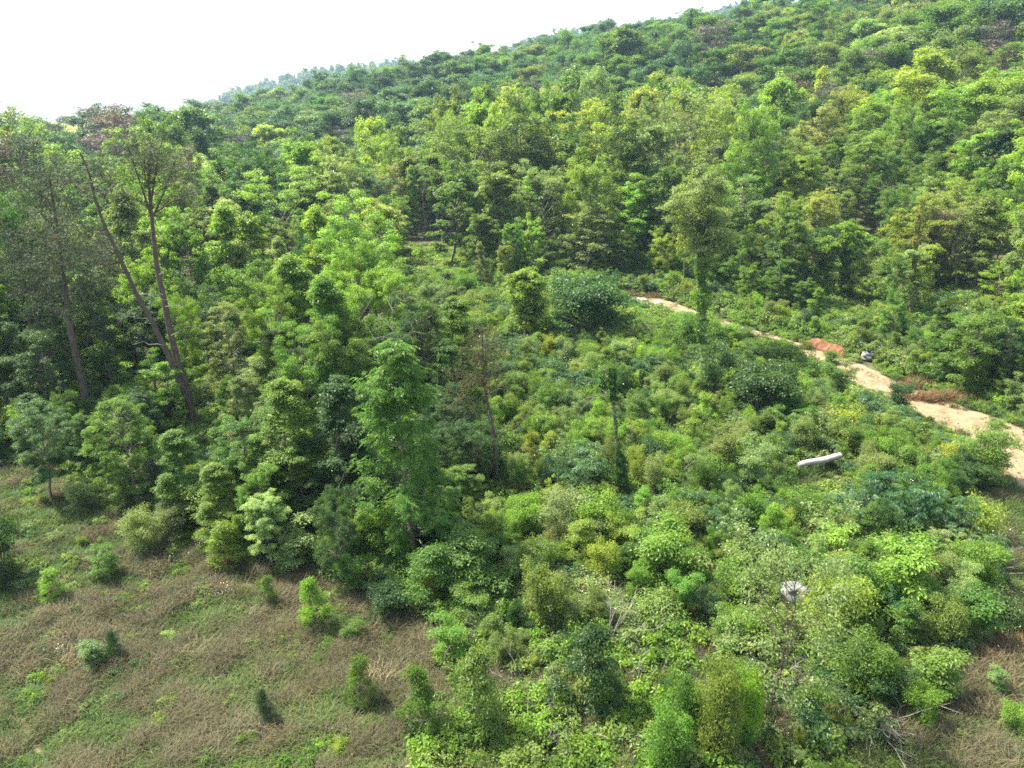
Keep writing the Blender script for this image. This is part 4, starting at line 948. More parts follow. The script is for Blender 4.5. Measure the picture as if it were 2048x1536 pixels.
def rock(px, py, rx, ry, rz_, mat, label, name='boulder', seed=1, lift=0.0):
    rng = np.random.default_rng(seed); c = at(px, py); n, m = 22, 34
    th = np.linspace(0.02, pi - 0.02, n)[:, None]; ph = np.linspace(0, 2 * pi, m)[None]
    d = np.stack([np.sin(th) * np.cos(ph), np.sin(th) * np.sin(ph), np.cos(th) + 0 * ph], -1)
    f = 1 + sum(rng.uniform(0.03, 0.09) * np.sin(d @ rng.normal(0, 3.4, 3) + rng.random() * 6) for _ in range(14))
    d = np.sign(d) * np.abs(d) ** 0.8 * f[..., None]; V = d * [rx, ry, rz_]
    o = bpy.data.objects.new(name, grid_mesh(name, V[..., 0], V[..., 1], V[..., 2], mat)); COL.objects.link(o)
    o.location = c + [0, 0, rz_ * 0.35 + lift]; o.rotation_euler[2] = rng.uniform(-0.4, 0.4); props(o, label, 'rock'); return o
rock(1588, 1198, 0.85, 0.55, 0.42, M_ROCK, 'long pale grey rock half buried in the brush behind the yellow willow', seed=3, lift=0.22)
rock(1615, 1204, 0.35, 0.3, 0.38, M_ROAD, 'small tan stone against the pale grey rock', 'stone', 4, 0.3)
rock(1735, 722, 0.62, 0.5, 0.42, M_ROCK, 'rounded grey boulder in the shrubs behind the road', seed=5, lift=0.3)
rock(1284, 604, 0.75, 0.5, 0.30, M_WHITE, 'larger white stone lying on the bare tan ground', 'stone', 6, 0.1)
rock(1315, 609, 0.45, 0.4, 0.26, M_WHITE, 'smaller white stone lying on the bare tan ground', 'stone', 7, 0.1)
rock(1508, 1462, 0.2, 0.15, 0.12, M_ROAD, 'tan clod of earth under the airy front tree', 'stone', 8, 0.1)
rock(1878, 1466, 0.22, 0.16, 0.1, M_ROAD, 'tan clod of earth in the grass near lower right', 'stone', 9, 0.05)
rock(2030, 1515, 0.25, 0.22, 0.2, M_WHITE, 'whitish stone in the grass at the lower right corner', 'stone', 10, 0.1)

# the cut bank: a gullied face rising from the road's far side
rng = np.random.default_rng(33); p0, p1 = at(1598, 693), at(1682, 719)
t = np.linspace(0, 1, 46)[:, None]; s = np.linspace(0, 1, 12)[None]
dx, dy = p1[0] - p0[0], p1[1] - p0[1]; L = hypot(dx, dy); nx, ny = -dy / L, dx / L
if nx * p0[0] + ny * p0[1] < 0: nx, ny = -nx, -ny
env = np.clip(np.minimum(t * 5, (1 - t) * 4), 0, 1) ** 0.7
gul = 0.08 * np.sin(t * 33 + 2 * np.sin(t * 9)) + 0.05 * np.sin(t * 71 + 1) + rng.normal(0, 0.03, (46, 12))
depth_ = 0.3 + s * 1.0 * env + gul * np.sin(s * pi) * env
X = p0[0] + dx * t + nx * depth_; Yb = p0[1] + dy * t + ny * depth_
Z = terr(X, Yb) + 0.04 + 0.95 * env * (1 - (1 - s) ** 1.7) * (1 + 0.10 * np.sin(t * 7 + 1)) - 0.25 * (s < 0.02)
X = np.concatenate([X, X[:, -1:] + nx * 2.4], 1); Yb = np.concatenate([Yb, Yb[:, -1:] + ny * 2.4], 1); Z = np.concatenate([Z, terr(X[:, -1:], Yb[:, -1:]) - 0.1], 1)
o = bpy.data.objects.new('clay_bank', grid_mesh('clay_bank', X, Yb, Z, M_CLAY)); COL.objects.link(o); props(o, 'gullied red clay bank cut into the slope on the far side of the dirt road', 'bank')

def brush_pile(px, py, seed, label, n=26, L=1.6, fan=0.9, az=None, mat=None):
    rng = np.random.default_rng(seed); b = at(px, py) + [0, 0, 0.4]; root = empty('brush_pile', b); props(root, label, 'dead branches'); az = rng.random() * 6.28 if az is None else az
    for k in range(n):
        g = Geo(); s = np.array([rng.normal(0, 0.3), rng.normal(0, 0.3), -0.2]); d = dirv(az + rng.normal(0, fan), rng.uniform(0.15, 1.1)); l = 1.15 * L * rng.uniform(0.5, 1.2)
        P = bend_path(rng, s, d, l, 6, -0.35, 0.25); g.tube(P, 0.019, 0.008, 4)
        for j in range(3): q = along(P, rng.uniform(0.3, 0.95)); g.tube(bend_path(rng, q, d + rng.normal(0, 0.6, 3), l * 0.3, 3, -0.1), 0.010, 0.005, 3)
        part('branch', g.mesh('branch', [mat or M_STICK]), root)
brush_pile(1215, 1300, 41, 'pale fan of dead branches behind the conical front sapling', 30, 2.0, 0.6, 1.3)
brush_pile(1250, 1285, 42, 'bleached upright dead sticks beside the small bare sapling', 14, 2.2, 0.35, 1.0)
brush_pile(1140, 1490, 43, 'drooping pale dead branches at the bottom centre', 30, 1.7, 0.8, 4.4)
brush_pile(1035, 1400, 44, 'tangle of dead twigs between the two conical front saplings', 22, 1.6, 0.8, 2.6)
brush_pile(1745, 1465, 45, 'fan of bleached branches on the grass at lower right', 30, 2.0, 0.7, 4.9)
brush_pile(1690, 1320, 46, 'crossed white sticks under the yellow-green willow', 10, 1.6, 0.5, 1.6)
brush_pile(1960, 1150, 47, 'grey dead branches on the brush at the right side', 24, 1.9, 0.7, 0.2)
brush_pile(985, 1290, 48, 'arching grey dead stems along the shaded wood edge', 26, 1.7, 0.6, 2.8)
brush_pile(1340, 740, 50, 'grey dead brush in the clearing below the bare ground', 20, 2.0, 0.9, 2.0)
brush_pile(1140, 850, 51, 'grey tangle of branches left of the ivied snag', 24, 2.2, 1.2, 2.9)
brush_pile(1330, 1015, 52, 'small heap of pale sticks right of the ivied snag', 14, 1.4, 1.0, 0.6)
brush_pile(1230, 1270, 54, 'sheaf of pale dry stems leaning behind the conical front sapling', 26, 1.9, 0.4, 1.9)
brush_pile(1120, 1440, 55, 'pale dry stalks fallen below the conical front sapling', 22, 1.6, 0.9, 3.6)
brush_pile(1560, 1380, 56, 'thin pale sticks at the foot of the airy front tree', 14, 1.3, 1.0, 5.2)
brush_pile(830, 1490, 53, 'dead twigs matted on the grass at the bottom', 18, 1.4, 1.0, 1.6)

# ------------------------------------------------------------------ shrubs listed from the photograph: column, row of base, row of top, width, habit, colour, name
SH = [
 (1172, 1440, 1262, 130, 'conic', 'dark', 'sapling'), (720, 1420, 1312, 62, 'conic', 'mid', 'sapling'), (848, 1478, 1335, 84, 'conic', 'mid', 'sapling'), (950, 1490, 1310, 110, 'conic', 'olive', 'sapling'),
 (632, 1262, 1155, 58, 'conic', 'bright', 'sapling'), (537, 1222, 1156, 42, 'conic', 'mid', 'sapling'), (106, 1208, 1140, 54, 'conic', 'bright', 'sapling'), (214, 1160, 1082, 58, 'conic', 'mid', 'sapling'),
 (452, 1138, 1042, 74, 'conic', 'bright', 'sapling'), (590, 1150, 1040, 76, 'bigleaf', 'silver', 'sapling'), (165, 1030, 965, 70, 'upright', 'silver', 'shrub'), (232, 1330, 1265, 36, 'cedar', 'dark', 'cedar'),
 (536, 1455, 1380, 40, 'cedar', 'pine', 'cedar'), (12, 1170, 1040, 90, 'round', 'dark', 'shrub'), (320, 1020, 930, 70, 'cedar', 'pine', 'cedar'), (985, 1305, 1228, 60, 'conic', 'olive', 'sapling'), (190, 1345, 1290, 54, 'bigleaf', 'silver', 'shrub'),
 (905, 1340, 1240, 70, 'upright', 'bright', 'shrub'), (1010, 1345, 1270, 90, 'upright', 'olive', 'shrub'), (1090, 1260, 1130, 80, 'willowy', 'olive', 'shrub'), (950, 1190, 1060, 150, 'layered', 'mid', 'sapling'), (930, 1250, 1150, 170, 'layered', 'mid', 'sapling'),
 (1655, 1305, 1155, 108, 'willowy', 'yellow', 'willow_shrub'), (1425, 1536, 1325, 84, 'willowy', 'olive', 'willow_shrub'), (1480, 1500, 1345, 64, 'willowy', 'bright', 'willow_shrub'), (1720, 1400, 1275, 100, 'willowy', 'mid', 'willow_shrub'), (1370, 1490, 1350, 70, 'willowy', 'mid', 'willow_shrub'), (1330, 1560, 1420, 80, 'willowy', 'mid', 'willow_shrub'),
 (1440, 820, 650, 110, 'layered', 'dark', 'sapling'), (1518, 850, 735, 136, 'round', 'dark', 'shrub'), (1568, 745, 690, 66, 'round', 'mid', 'shrub'), (1440, 700, 624, 100, 'round', 'bright', 'shrub'), (1372, 700, 622, 80, 'upright', 'mid', 'shrub'), (1360, 690, 636, 100, 'round', 'mid', 'shrub'), (1300, 680, 634, 100, 'round', 'bright', 'shrub'), (1485, 708, 652, 80, 'upright', 'mid', 'shrub'), (1245, 672, 632, 70, 'round', 'mid', 'shrub'), (1620, 760, 715, 60, 'bramble', 'mid', 'bramble'), (1662, 728, 702, 34, 'bramble', 'mid', 'bramble'), (1610, 700, 682, 30, 'bramble', 'olive', 'bramble'), (1668, 815, 725, 74, 'upright', 'mid', 'shrub'), (1788, 835, 765, 48, 'round', 'dark', 'shrub'),
 (1965, 975, 852, 120, 'upright', 'mid', 'shrub'), (1955, 985, 900, 90, 'round', 'dark', 'shrub'), (1170, 690, 560, 190, 'round', 'dark', 'shrub'), (1060, 700, 560, 90, 'conic', 'mid', 'sapling'), (1130, 640, 540, 130, 'layered', 'mid', 'sapling'), (1210, 660, 560, 90, 'round', 'dark', 'shrub'),
 (1800, 1070, 960, 150, 'sumac', 'blue', 'sumac'), (1740, 1065, 980, 120, 'sumac', 'blue', 'sumac'), (1860, 1080, 985, 120, 'sumac', 'blue', 'sumac'), (1690, 1045, 992, 90, 'sumac', 'blue', 'sumac'), (1400, 1090, 1000, 120, 'sumac', 'blue', 'sumac'), (1450, 1110, 1020, 100, 'sumac', 'blue', 'sumac'),
 (1930, 1130, 1060, 110, 'sumac', 'blue', 'sumac'), (1900, 1150, 1075, 100, 'sumac', 'silver', 'sumac'), (1630, 900, 830, 110, 'sumac', 'mid', 'sumac'), (1580, 880, 810, 100, 'sumac', 'mid', 'sumac'), (1700, 930, 840, 110, 'upright', 'mid', 'shrub'), (1600, 1060, 985, 100, 'willowy', 'bright', 'willow_shrub'),
 (1500, 990, 880, 100, 'upright', 'silver', 'shrub'), (1440, 960, 860, 90, 'upright', 'olive', 'shrub'), (1660, 1150, 1050, 90, 'bigleaf', 'bright', 'shrub'), (1790, 1230, 1080, 130, 'bigleaf', 'bright', 'shrub'), (1720, 1260, 1130, 110, 'bigleaf', 'mid', 'shrub'), (1850, 1250, 1150, 110, 'bigleaf', 'mid', 'shrub'), (1930, 1280, 1180, 120, 'bigleaf', 'mid', 'shrub'),
 (1830, 1450, 1370, 66, 'round', 'bright', 'shrub'), (1860, 1400, 1290, 100, 'bigleaf', 'mid', 'shrub'), (1985, 1400, 1340, 40, 'bigleaf', 'silver', 'shrub'), (2015, 1470, 1410, 54, 'round', 'bright', 'shrub'), (1770, 1420, 1320, 110, 'round', 'dark', 'shrub'), (1250, 1110, 1020, 80, 'round', 'yellow', 'shrub'), (1320, 1180, 1060, 130, 'round', 'bright', 'shrub'), (1190, 1100, 990, 110, 'willowy', 'bright', 'willow_shrub'), (1130, 1100, 980, 120, 'upright', 'silver', 'shrub'),
 (1310, 1260, 1190, 110, 'bramble', 'olive', 'bramble'), (1180, 1220, 1160, 110, 'bramble', 'silver', 'bramble'), (1235, 1250, 1200, 100, 'bramble', 'silver', 'bramble'), (1070, 1230, 1190, 80, 'bramble', 'silver', 'bramble'), (960, 1260, 1220, 70, 'bramble', 'dark', 'bramble'), (1990, 1260, 1190, 90, 'bramble', 'dark', 'bramble'), (1150, 700, 670, 80, 'bramble', 'silver', 'bramble'), (1080, 700, 660, 60, 'layered', 'yellow', 'sapling'), (1480, 880, 830, 80, 'bramble', 'silver', 'bramble'),
 (700, 1290, 1235, 50, 'round', 'mid', 'shrub'), (780, 1250, 1180, 80, 'round', 'dark', 'shrub'), (870, 1230, 1100, 110, 'layered', 'mid', 'sapling'), (290, 1110, 1020, 110, 'upright', 'olive', 'shrub'), (350, 1090, 1010, 80, 'upright', 'silver', 'shrub'), (410, 1060, 960, 110, 'layered', 'bright', 'sapling'),
]
BUSH = []
def put_shrub(x, y, h, width, habit, key, name, listed):
    lst = SHRUB[habit]; pr = lst[0] if habit == 'conic' and listed and h > 2.6 else lst[int(RNG.integers(len(lst)))]; s = h / pr.h
    sxy = s * RNG.uniform(0.75, 1.05) if width is None else float(np.clip(width / (2 * pr.r), s * 0.6, s * 1.4))
    BUSH.append(dict(x=x, y=y, z=float(terr(x, y)), h=h, r=pr.r * sxy, sxy=sxy, sz=s, habit=habit, key=key, name=name, proto=pr, listed=listed, rz=RNG.random() * 6.28, d=hypot(x, y)))
for px, pb, pt, w, habit, key, name in SH:
    b = at(px, pb); f = proj(*b)[2]; put_shrub(b[0], b[1], height_for(b, pt), w * f / FPX, habit, key, name, True)

# airy pale tree at the front
rng = np.random.default_rng(51); b = at(1530, 1450); h = height_for(b, 1115)
w_, c_ = gen_tree(51, h, 0.30, 2.3, 'round', limbs=28, subs=5, leaf=0.12, n_leaves=8000, cr=0.55, flat=0.6, trunk_r=0.075, el=(15, 65))
pr = Proto(w_, c_, M_PINEBARK, M_LEAF, h, 2.9); plant('broadleaf_tree', pr, b, 0.4, (1, 1, 1), TINT['silver'], 'airy pale grey-green small tree with dark bare stem at lower right front', 'tree')
FRONT_TREES = [(b[0], b[1], 1.2)]

# the rest of the brush
LOG = at(1634, 950)
n = 9000; r_ = np.sqrt(RNG.uniform(19 ** 2, 112 ** 2, n)); a_ = np.radians(RNG.uniform(-40, 40, n)); bx, by = r_ * np.sin(a_), r_ * np.cos(a_)
in_open = inside(OPEN, bx, by); in_g = inside(GRASS, bx, by) | inside(GRASS_R, bx, by); eo = edge_dist(OPEN, bx, by)
bcell = {}
for q in BUSH: bcell.setdefault((int(q['x'] // 4), int(q['y'] // 4)), []).append((q['x'], q['y'], q['r']))
for x, y, io, ig, e in zip(bx, by, in_open, in_g, eo):
    if ig and RNG.random() > (0.05 if e < 6 else 0.012): continue
    if not io and e > 7: continue
    if hypot(x - LOG[0], y - LOG[1]) < 2.4: continue
    gap = road_gap(x, y)
    if gap < 0.7 or any(hypot(x - c[0], y - c[1]) < rr + 0.6 for c, rr in DIRT): continue
    px, py, f = proj(x, y, float(terr(x, y)))
    if px < -80 or px > 2130 or py > 1660: continue
    # the brush stays low in front of the road so that the road shows
    front_of_road = any(abs(px - qx) < 70 and 0 < py - qy < 75 for qx, qy in ROAD_PX) if 'ROAD_PX' in globals() else False
    hmax = 0.7 if (gap < 2.2 or front_of_road) else 3.3 if io else 4.4
    if 820 < px < 1420 and py > 1270: hmax = 1.0
    elif py > 1330: hmax = 1.5
    if ig: hmax = 0.9
    h = hmax * RNG.uniform(0.5, 1.0)
    habits, hw = (['round', 'upright', 'willowy', 'bramble', 'layered', 'bigleaf', 'sumac', 'conic'], [.20, .20, .12, .14, .08, .06, .06, .14])
    if h < 1.0: habits, hw = ['round', 'bramble', 'bigleaf', 'upright'], [.4, .3, .1, .2]
    if not io: habits, hw = ['round', 'layered', 'upright', 'conic'], [.35, .4, .15, .1]
    habit = str(RNG.choice(habits, p=hw)); r = SHRUB[habit][0].r / SHRUB[habit][0].h * h
    if any(hypot(x - a, y - b_) < 0.52 * (r + c) for i in (-1, 0, 1) for j in (-1, 0, 1) for a, b_, c in bcell.get((int(x // 4) + i, int(y // 4) + j), ())): continue
    if blocked(x, y, float(terr(x, y)), h, r):
        h *= 0.55; r *= 0.55
        if h < 0.45 or blocked(x, y, float(terr(x, y)), h, r): continue
    key = str(RNG.choice(['mid', 'bright', 'olive', 'silver', 'yellow', 'dark', 'blue'], p=[.23, .24, .18, .20, .06, .05, .04])) if habit != 'sumac' else 'blue'
    if not io: key = str(RNG.choice(['mid', 'bright', 'dark'], p=[.5, .2, .3]))
    nm = {'round': 'shrub', 'upright': 'shrub', 'bigleaf': 'shrub', 'willowy': 'willow_shrub', 'bramble': 'bramble', 'layered': 'sapling', 'conic': 'sapling', 'sumac': 'sumac', 'cedar': 'cedar'}[habit]
    put_shrub(x, y, h, None, habit, key, nm, False); bcell.setdefault((int(x // 4), int(y // 4)), []).append((x, y, r))

def bush_zone(px, py, d):
    if px < 520: return 'on the grassy slope' if py > 1080 else 'along the foot of the shaded wood'
    if px < 800: return 'on the middle of the grass' if py > 1230 else 'at the wood edge above the grass'
    if px < 1080: return 'in the bottom brush at centre left' if py > 1300 else 'at the corner of the dark wood' if py > 1080 else 'around the half-dead cedar' if py > 780 else 'at the back left of the clearing'
    if px < 1330: return 'around the small bare sapling' if py > 1270 else 'below the ivied snag' if py > 1040 else 'around the ivied snag' if py > 820 else 'at the back of the brush clearing'
    if px < 1600: return 'around the airy front tree' if py > 1230 else 'left of the pale grey rock' if py > 1060 else 'left of the white log' if py > 860 else 'between tall ivied tree and road'
    if px < 1820: return 'on the lower right grass' if py > 1340 else 'around the yellow willow' if py > 1120 else 'below the white log' if py > 960 else 'between white log and road' if py > 800 else 'along the far side of the road'
    return 'at the lower right corner' if py > 1290 else 'at the right brush edge' if py > 1020 else 'beside the near bend of the road' if py > 850 else 'on the bank beyond the road'
BFORM = {'round': 'rounded', 'upright': 'upright', 'willowy': 'feathery', 'conic': 'conical', 'layered': 'layered', 'bigleaf': 'large-leaved', 'sumac': 'palm-like', 'bramble': 'low sprawling', 'cedar': 'needle-leaved'}
NOUN = {'shrub': 'shrub', 'sapling': 'sapling', 'willow_shrub': 'willow shrub', 'bramble': 'bramble', 'sumac': 'sumac', 'cedar': 'young cedar'}
allp = PLACED + BUSH; vz = visibility(allp)[len(PLACED):]
cnt = {}; brow = {}; brest = []
for i in sorted(range(len(BUSH)), key=lambda i: -vz[i] - (50 if BUSH[i]['listed'] else 0)):
    q = BUSH[i]; k = q['name']; t = tinted(RNG, q['key'])
    if (vz[i] >= 6 or q['listed']) and cnt.get(k, 0) < (300 if k == 'shrub' else 150):
        cnt[k] = cnt.get(k, 0) + 1; px, py, f = proj(q['x'], q['y'], q['z'] + q['h'] * 0.5); zone = bush_zone(px, py, q['d'])
        o = plant(k, q['proto'], (q['x'], q['y'], q['z']), q['rz'], (q['sxy'], q['sxy'], q['sz']), t, 'shrub', NOUN[k], f'{NOUN[k]}s {zone}')
        brow.setdefault(k, []).append((o, float(px), f"{LOOK[q['key']]} {BFORM[q['habit']]}", zone, None))
    else: brest.append((q, t))
for k, rs in brow.items(): label_all(rs, NOUN[k])
print('BUSH', len(BUSH), cnt, len(brest))

# ------------------------------------------------------------------ ground cover
def weed_proto(seed, h, r, leaf, n, flat=0.6, mat=None):
    rng = np.random.default_rng(seed); g = Geo(); cl = []
    for k in range(9): a = rng.random() * 6.28; q = rng.random() ** 0.5 * r * 0.75; cl.append((np.array([cos(a) * q, sin(a) * q, h * rng.uniform(0.35, 0.85)]), r * 0.42, np.array([cos(a), sin(a), 1.0])))
    for c in cl: g.tube(np.array([[c[0][0] * 0.5, c[0][1] * 0.5, -0.1], c[0]]), 0.012, 0.006, 3)
    m0 = [0 * m for m in g.mi]; spray(rng, g, cl, n, leaf, flat, 0.3); return g.mesh('weed_source', [M_LEAF])
def blade_proto(seed, n, h, r, width, lay=0.3, name='tuft_source'):
    rng = np.random.default_rng(seed); g = Geo(); a = rng.random(n) * 6.28; q = rng.random(n) ** 0.5 * r; base = np.stack([np.cos(a) * q, np.sin(a) * q, np.full(n, -0.03)], -1)
    az = rng.random(n) * 6.28; el = np.radians(90 - np.abs(rng.normal(0, 90 * lay, n)).clip(0, 84)); L = h * rng.uniform(0.5, 1.15, n)
    d = np.stack([np.cos(az) * np.cos(el), np.sin(az) * np.cos(el), np.sin(el)], -1); mid = base + d * L[:, None] * 0.6
    d2 = nrm(d + np.stack([np.cos(az) * 0.6, np.sin(az) * 0.6, -0.35 - 0.4 * rng.random(n)], -1)); tip = mid + d2 * L[:, None] * 0.45; tip[:, 2] = np.maximum(tip[:, 2], 0.02)
    sd_ = nrm(np.cross(d, [0, 0, 1.0]) + 1e-4); w = width * rng.uniform(0.7, 1.3, n)[:, None]
    V = np.stack([base - sd_ * w * .5, base + sd_ * w * .5, mid + sd_ * w * .45, mid - sd_ * w * .45, tip + sd_ * w * .08, tip - sd_ * w * .08], 1).reshape(-1, 3)
    i = np.arange(n)[:, None] * 6; Q = np.concatenate([i + [0, 1, 2, 3], i + [3, 2, 4, 5]]); sh = np.clip(0.5 + rng.normal(0, 0.2, n), 0, 1)
    g.add(V, Q, 0, np.concatenate([sh, sh])); return g.mesh(name, [M_BLADE])
def src(me): return bpy.data.objects.new(me.name, me)
WEEDS = [src(weed_proto(600 + i, h, r, lf, n)) for i, (h, r, lf, n) in enumerate([(0.7, 0.55, 0.11, 420), (0.9, 0.6, 0.10, 480), (0.5, 0.6, 0.09, 420), (0.8, 0.5, 0.15, 260)])]
GRASSES = [src(blade_proto(620 + i, 90, h, 0.35, 0.022, 0.28)) for i, h in enumerate((0.5, 0.65, 0.42))]
MATS = [src(blade_proto(630 + i, 170, h, 0.55, 0.018, 0.62)) for i, h in enumerate((0.65, 0.85, 0.6))]

def vnoise(x, y, s, seed):
    """smooth value noise in 0..1"""
    r = np.random.default_rng(seed).random((256, 256)); u, v = np.asarray(x) / s + 500.3, np.asarray(y) / s + 500.7
    i, j = np.floor(u).astype(int), np.floor(v).astype(int); f, g = u - i, v - j; f, g = f * f * (3 - 2 * f), g * g * (3 - 2 * g)
    R = lambda a, b: r[a % 256, b % 256]
    return (R(i, j) * (1 - f) + R(i + 1, j) * f) * (1 - g) + (R(i, j + 1) * (1 - f) + R(i + 1, j + 1) * f) * g

def field(n, rmin, rmax, power=1.0):
    q = RNG.random(n) ** power; r = np.sqrt(rmin ** 2 + (rmax ** 2 - rmin ** 2) * q); a = np.radians(RNG.uniform(-41, 41, n)); x, y = r * np.sin(a), r * np.cos(a)
    z = terr(x, y); px, py, f = proj(x, y, z); k = (px > -120) & (px < 2170) & (py < 1680)
    rg = np.min(np.hypot(x[:, None] - ROAD_C[None, :, 0], y[:, None] - ROAD_C[None, :, 1]) - ROAD_W[None] / 2, axis=1)
    k &= rg > np.where(RNG.random(n) < 0.22, -1.3 * RNG.random(n) ** 2, 0.0)
    for c, rr in DIRT: k &= np.hypot(x - c[0], y - c[1]) > rr * RNG.uniform(0.55, 1.1, n)
    k &= np.min(np.hypot(x[:, None] - TRACK_C[None, :, 0], y[:, None] - TRACK_C[None, :, 1]), axis=1) > 0.28
    return x[k], y[k], z[k], rg[k]

def mixc(a, b, t): return np.asarray(a)[None] * (1 - t[:, None]) + np.asarray(b)[None] * t[:, None]
GREEN, STRAW, THATCH, RED = (0.066, 0.112, 0.028), (0.125, 0.110, 0.050), (0.104, 0.092, 0.054), (0.105, 0.082, 0.048)

# green and straw grass
x, y, z, rg = field(62000, 19, 70, 1.25); ing = inside(GRASS, x, y) | inside(GRASS_R, x, y); keep = ing | (rg < 3.0) | (RNG.random(len(x)) < 0.35); x, y, z, ing = x[keep], y[keep], z[keep], ing[keep]
dry = np.clip(0.6 * vnoise(x, y, 3.1, 1) + 0.75 * vnoise(x, y, 0.8, 2) - 0.35 + RNG.normal(0, 0.12, len(x)), 0, 1); tint = mixc(GREEN, STRAW, dry * 0.6) * np.exp(RNG.normal(0, 0.15, (len(x), 1)))
tint *= (0.75 + 0.5 * vnoise(x, y, 1.1, 3))[:, None]
stuff('grass', np.stack([x, y, z], -1), RNG.random(len(x)) * 6.28, RNG.uniform(0.55, 1.2, len(x)), tint, RNG.integers(0, 3, len(x)), GRASSES, 'rough green and straw grass of the slope and road verges')
# matted brown dead grass in patches
x, y, z, rg = field(30000, 19, 62, 1.2); ing = inside(GRASS, x, y) | inside(GRASS_R, x, y); m_ = 0.4 * vnoise(x, y, 2.6, 5) + 0.6 * vnoise(x, y, 0.95, 6)
keep = ((RNG.random(len(x)) < np.clip((m_ - 0.49) / 0.22, 0, 0.27)) & ing) | ((m_ > 0.50) & (np.hypot(x, y) < 40)); x, y, z, m_ = x[keep], y[keep], z[keep], m_[keep]
tint = mixc(THATCH, RED, np.clip(vnoise(x, y, 1.7, 8) - 0.45, 0, 0.5)) * np.exp(RNG.normal(0, 0.26, (len(x), 1)))
stuff('dry_grass', np.stack([x, y, z + 0.05 + 0.25 * np.clip(m_ - 0.5, 0, 0.3)], -1), RNG.random(len(x)) * 6.28, RNG.uniform(0.6, 1.25, len(x)), tint, RNG.integers(0, 3, len(x)), MATS, 'matted brown dead grass in patches on the slope')
# low weeds and bramble leaves everywhere between the shrubs
x, y, z, rg = field(64000, 19, 150, 1.1); ing = inside(GRASS, x, y) | inside(GRASS_R, x, y); io = inside(OPEN, x, y) | (edge_dist(OPEN, x, y) < 34)
pw = vnoise(x, y, 1.8, 11); keep = io & np.where(ing, (pw > 0.44) & (RNG.random(len(x)) < 0.6), (RNG.random(len(x)) < 0.85)); qx, qy, _ = proj(x, y, z); keep &= (qy < 1210) | (RNG.random(len(x)) < 0.62)
for a0, a1, b0, b1 in ((1580, 1690, 935, 990), (1555, 1630, 1180, 1240), (1580, 1690, 700, 735), (1715, 1755, 718, 750)): keep &= ~((qx > a0) & (qx < a1) & (qy > b0) & (qy < b1))
x, y, z, ing, rg = x[keep], y[keep], z[keep], ing[keep], rg[keep]
keys = np.array([TINT[k] for k in ('mid', 'bright', 'olive', 'silver', 'blue')]); ti = np.clip((vnoise(x, y, 4.0, 12) * 5 + RNG.normal(0, 0.9, len(x))), 0, 4).astype(int)
sc = RNG.uniform(0.5, 1.35, len(x)) * np.where(ing, 0.62, 1.2) * np.where(rg < 2, 0.5, 1.0) * np.where(np.hypot(x, y) > 75, 1.5, 1.0)
stuff('undergrowth', np.stack([x, y, z], -1), RNG.random(len(x)) * 6.28, sc, keys[ti] * np.exp(RNG.normal(0, 0.15, (len(x), 1))), RNG.integers(0, 4, len(x)), WEEDS, 'low weeds and brambles carpeting the clearing between shrubs')
if brest:
    s2, sid2 = [], {}
    def si(pr):
        if id(pr) not in sid2: sid2[id(pr)] = len(s2); s2.append(pr.source())
        return sid2[id(pr)]
    pk = [si(q['proto']) for q, t in brest]
    stuff('brushwood', [(q['x'], q['y'], q['z']) for q, t in brest], [q['rz'] for q, t in brest], np.array([(q['sxy'], q['sxy'], q['sz']) for q, t in brest]), [t for q, t in brest], pk, s2, 'small bushes filling in between the larger shrubs')
# rusty dry brush behind the bare ground and along the road
P_ = []
for px, py, rx, ry, n in [(1290, 583, 45, 12, 260), (1895, 800, 60, 8, 90), (1660, 685, 30, 8, 50), (1640, 676, 44, 5, 90), (1850, 770, 40, 8, 90), (2010, 1310, 40, 45, 120), (1250, 588, 20, 8, 60)]:
    for k in range(n): P_.append(at(px + RNG.normal(0, rx * 0.5), py + RNG.normal(0, ry * 0.5)))
P_ = np.array(P_); stuff('dry_brush', P_, RNG.random(len(P_)) * 6.28, RNG.uniform(0.8, 1.7, len(P_)), mixc((0.16, 0.09, 0.048), STRAW, RNG.random(len(P_)) * 0.6), RNG.integers(0, 3, len(P_)), GRASSES, 'rusty brown dry brush behind the bare ground and by the road')
# loose stones on the track
RK = []
for i in range(3):
    r2_ = np.random.default_rng(80 + i); gg = Geo(); th = np.linspace(0.05, pi - 0.05, 5)[:, None]; ph = np.linspace(0, 2 * pi, 7)[None]
    d_ = np.stack([np.sin(th) * np.cos(ph), np.sin(th) * np.sin(ph), 0.6 * np.cos(th) + 0 * ph], -1) * (1 + 0.25 * np.sin(np.stack([ph + 0 * th] * 3, -1) * 2 + i))
    RK.append(src(grid_mesh('stone_source', d_[..., 0], d_[..., 1], d_[..., 2], M_ROAD)))
ii = RNG.integers(0, len(ROAD_C), 1500); aa2 = RNG.normal(0, 0.42, 1500); tx_, ty_ = np.gradient(ROAD_C[:, 0]), np.gradient(ROAD_C[:, 1]); l_ = np.hypot(tx_, ty_)
gx_ = ROAD_C[ii, 0] - ty_[ii] / l_[ii] * aa2 * ROAD_W[ii] + RNG.normal(0, 0.3, 1500); gy_ = ROAD_C[ii, 1] + tx_[ii] / l_[ii] * aa2 * ROAD_W[ii] + RNG.normal(0, 0.3, 1500)
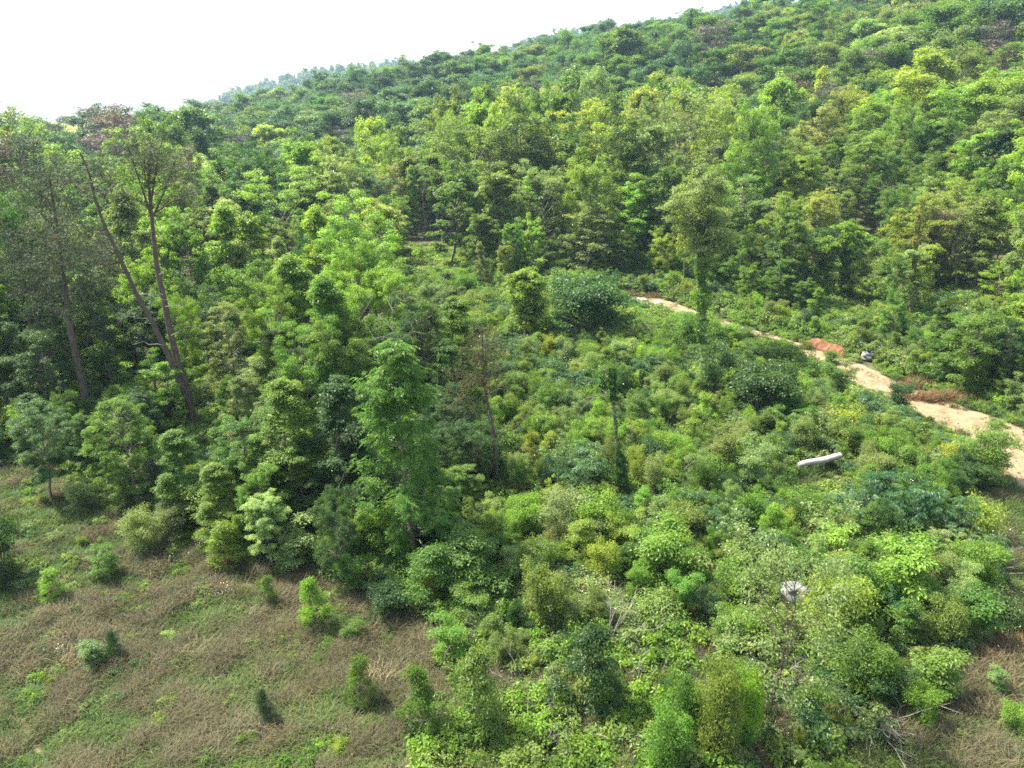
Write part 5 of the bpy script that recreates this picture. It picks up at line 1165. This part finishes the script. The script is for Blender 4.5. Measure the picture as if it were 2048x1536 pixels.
stuff('gravel', np.stack([gx_, gy_, terr(gx_, gy_) + 0.06], -1), RNG.random(1500) * 6.28, np.exp(RNG.normal(-3.0, 0.5, 1500)), np.ones((1500, 3)), RNG.integers(0, 3, 1500), RK, 'loose stones and clods on the dirt road')
# white daisies
g = Geo(); rng = np.random.default_rng(71)
for k in range(4): a = rng.random() * 6.28; g.leaves(np.array([[cos(a) * 0.12, sin(a) * 0.12, 0.5 + rng.random() * 0.25]]), nrm(np.array([[0, -0.4, 1.0]])), np.array([[1.0, 0, 0]]), [0.032], [0.032], [0.5], fold=0)
DA = src(g.mesh('daisy_source', [M_PETAL])); P_ = []
for px, py, rx, ry, n in [(398, 1102, 14, 6, 5), (372, 1128, 20, 10, 4), (452, 1205, 20, 9, 8), (124, 1324, 8, 6, 3), (840, 1218, 20, 10, 8), (975, 1255, 40, 14, 16), (1060, 1225, 30, 12, 14), (1140, 1165, 30, 20, 8), (2000, 1230, 24, 30, 10), (1150, 690, 20, 8, 8), (280, 1040, 10, 6, 4)]:
    for k in range(n): P_.append(at(px + RNG.normal(0, rx * 0.6), py + RNG.normal(0, ry * 0.6)))
P_ = np.array(P_); stuff('wildflowers', P_, RNG.random(len(P_)) * 6.28, RNG.uniform(0.8, 1.3, len(P_)), np.ones((len(P_), 3)), np.zeros(len(P_)), [DA], 'small white daisies scattered in the grass')

# ------------------------------------------------------------------ air
bm_v = np.array([[x, y, z] for x in (-1500, 1500) for y in (-120, 1750) for z in (-75, 260)], float)
me = bpy.data.meshes.new('haze'); me.from_pydata(bm_v.tolist(), [], [(0, 1, 3, 2), (4, 6, 7, 5), (0, 4, 5, 1), (2, 3, 7, 6), (0, 2, 6, 4), (1, 5, 7, 3)])
hz, N, L = newmat('haze_air'); v = N.new('ShaderNodeVolumePrincipled'); v.inputs['Color'].default_value = (0.55, 0.78, 1.0, 1); v.inputs['Density'].default_value = 0.00015; v.inputs['Anisotropy'].default_value = 0.2
out = N.new('ShaderNodeOutputMaterial'); L.new(v.outputs[0], out.inputs['Volume']); me.materials.append(hz)
ho = bpy.data.objects.new('haze', me); COL.objects.link(ho); props(ho, None, None, None, 'stuff')
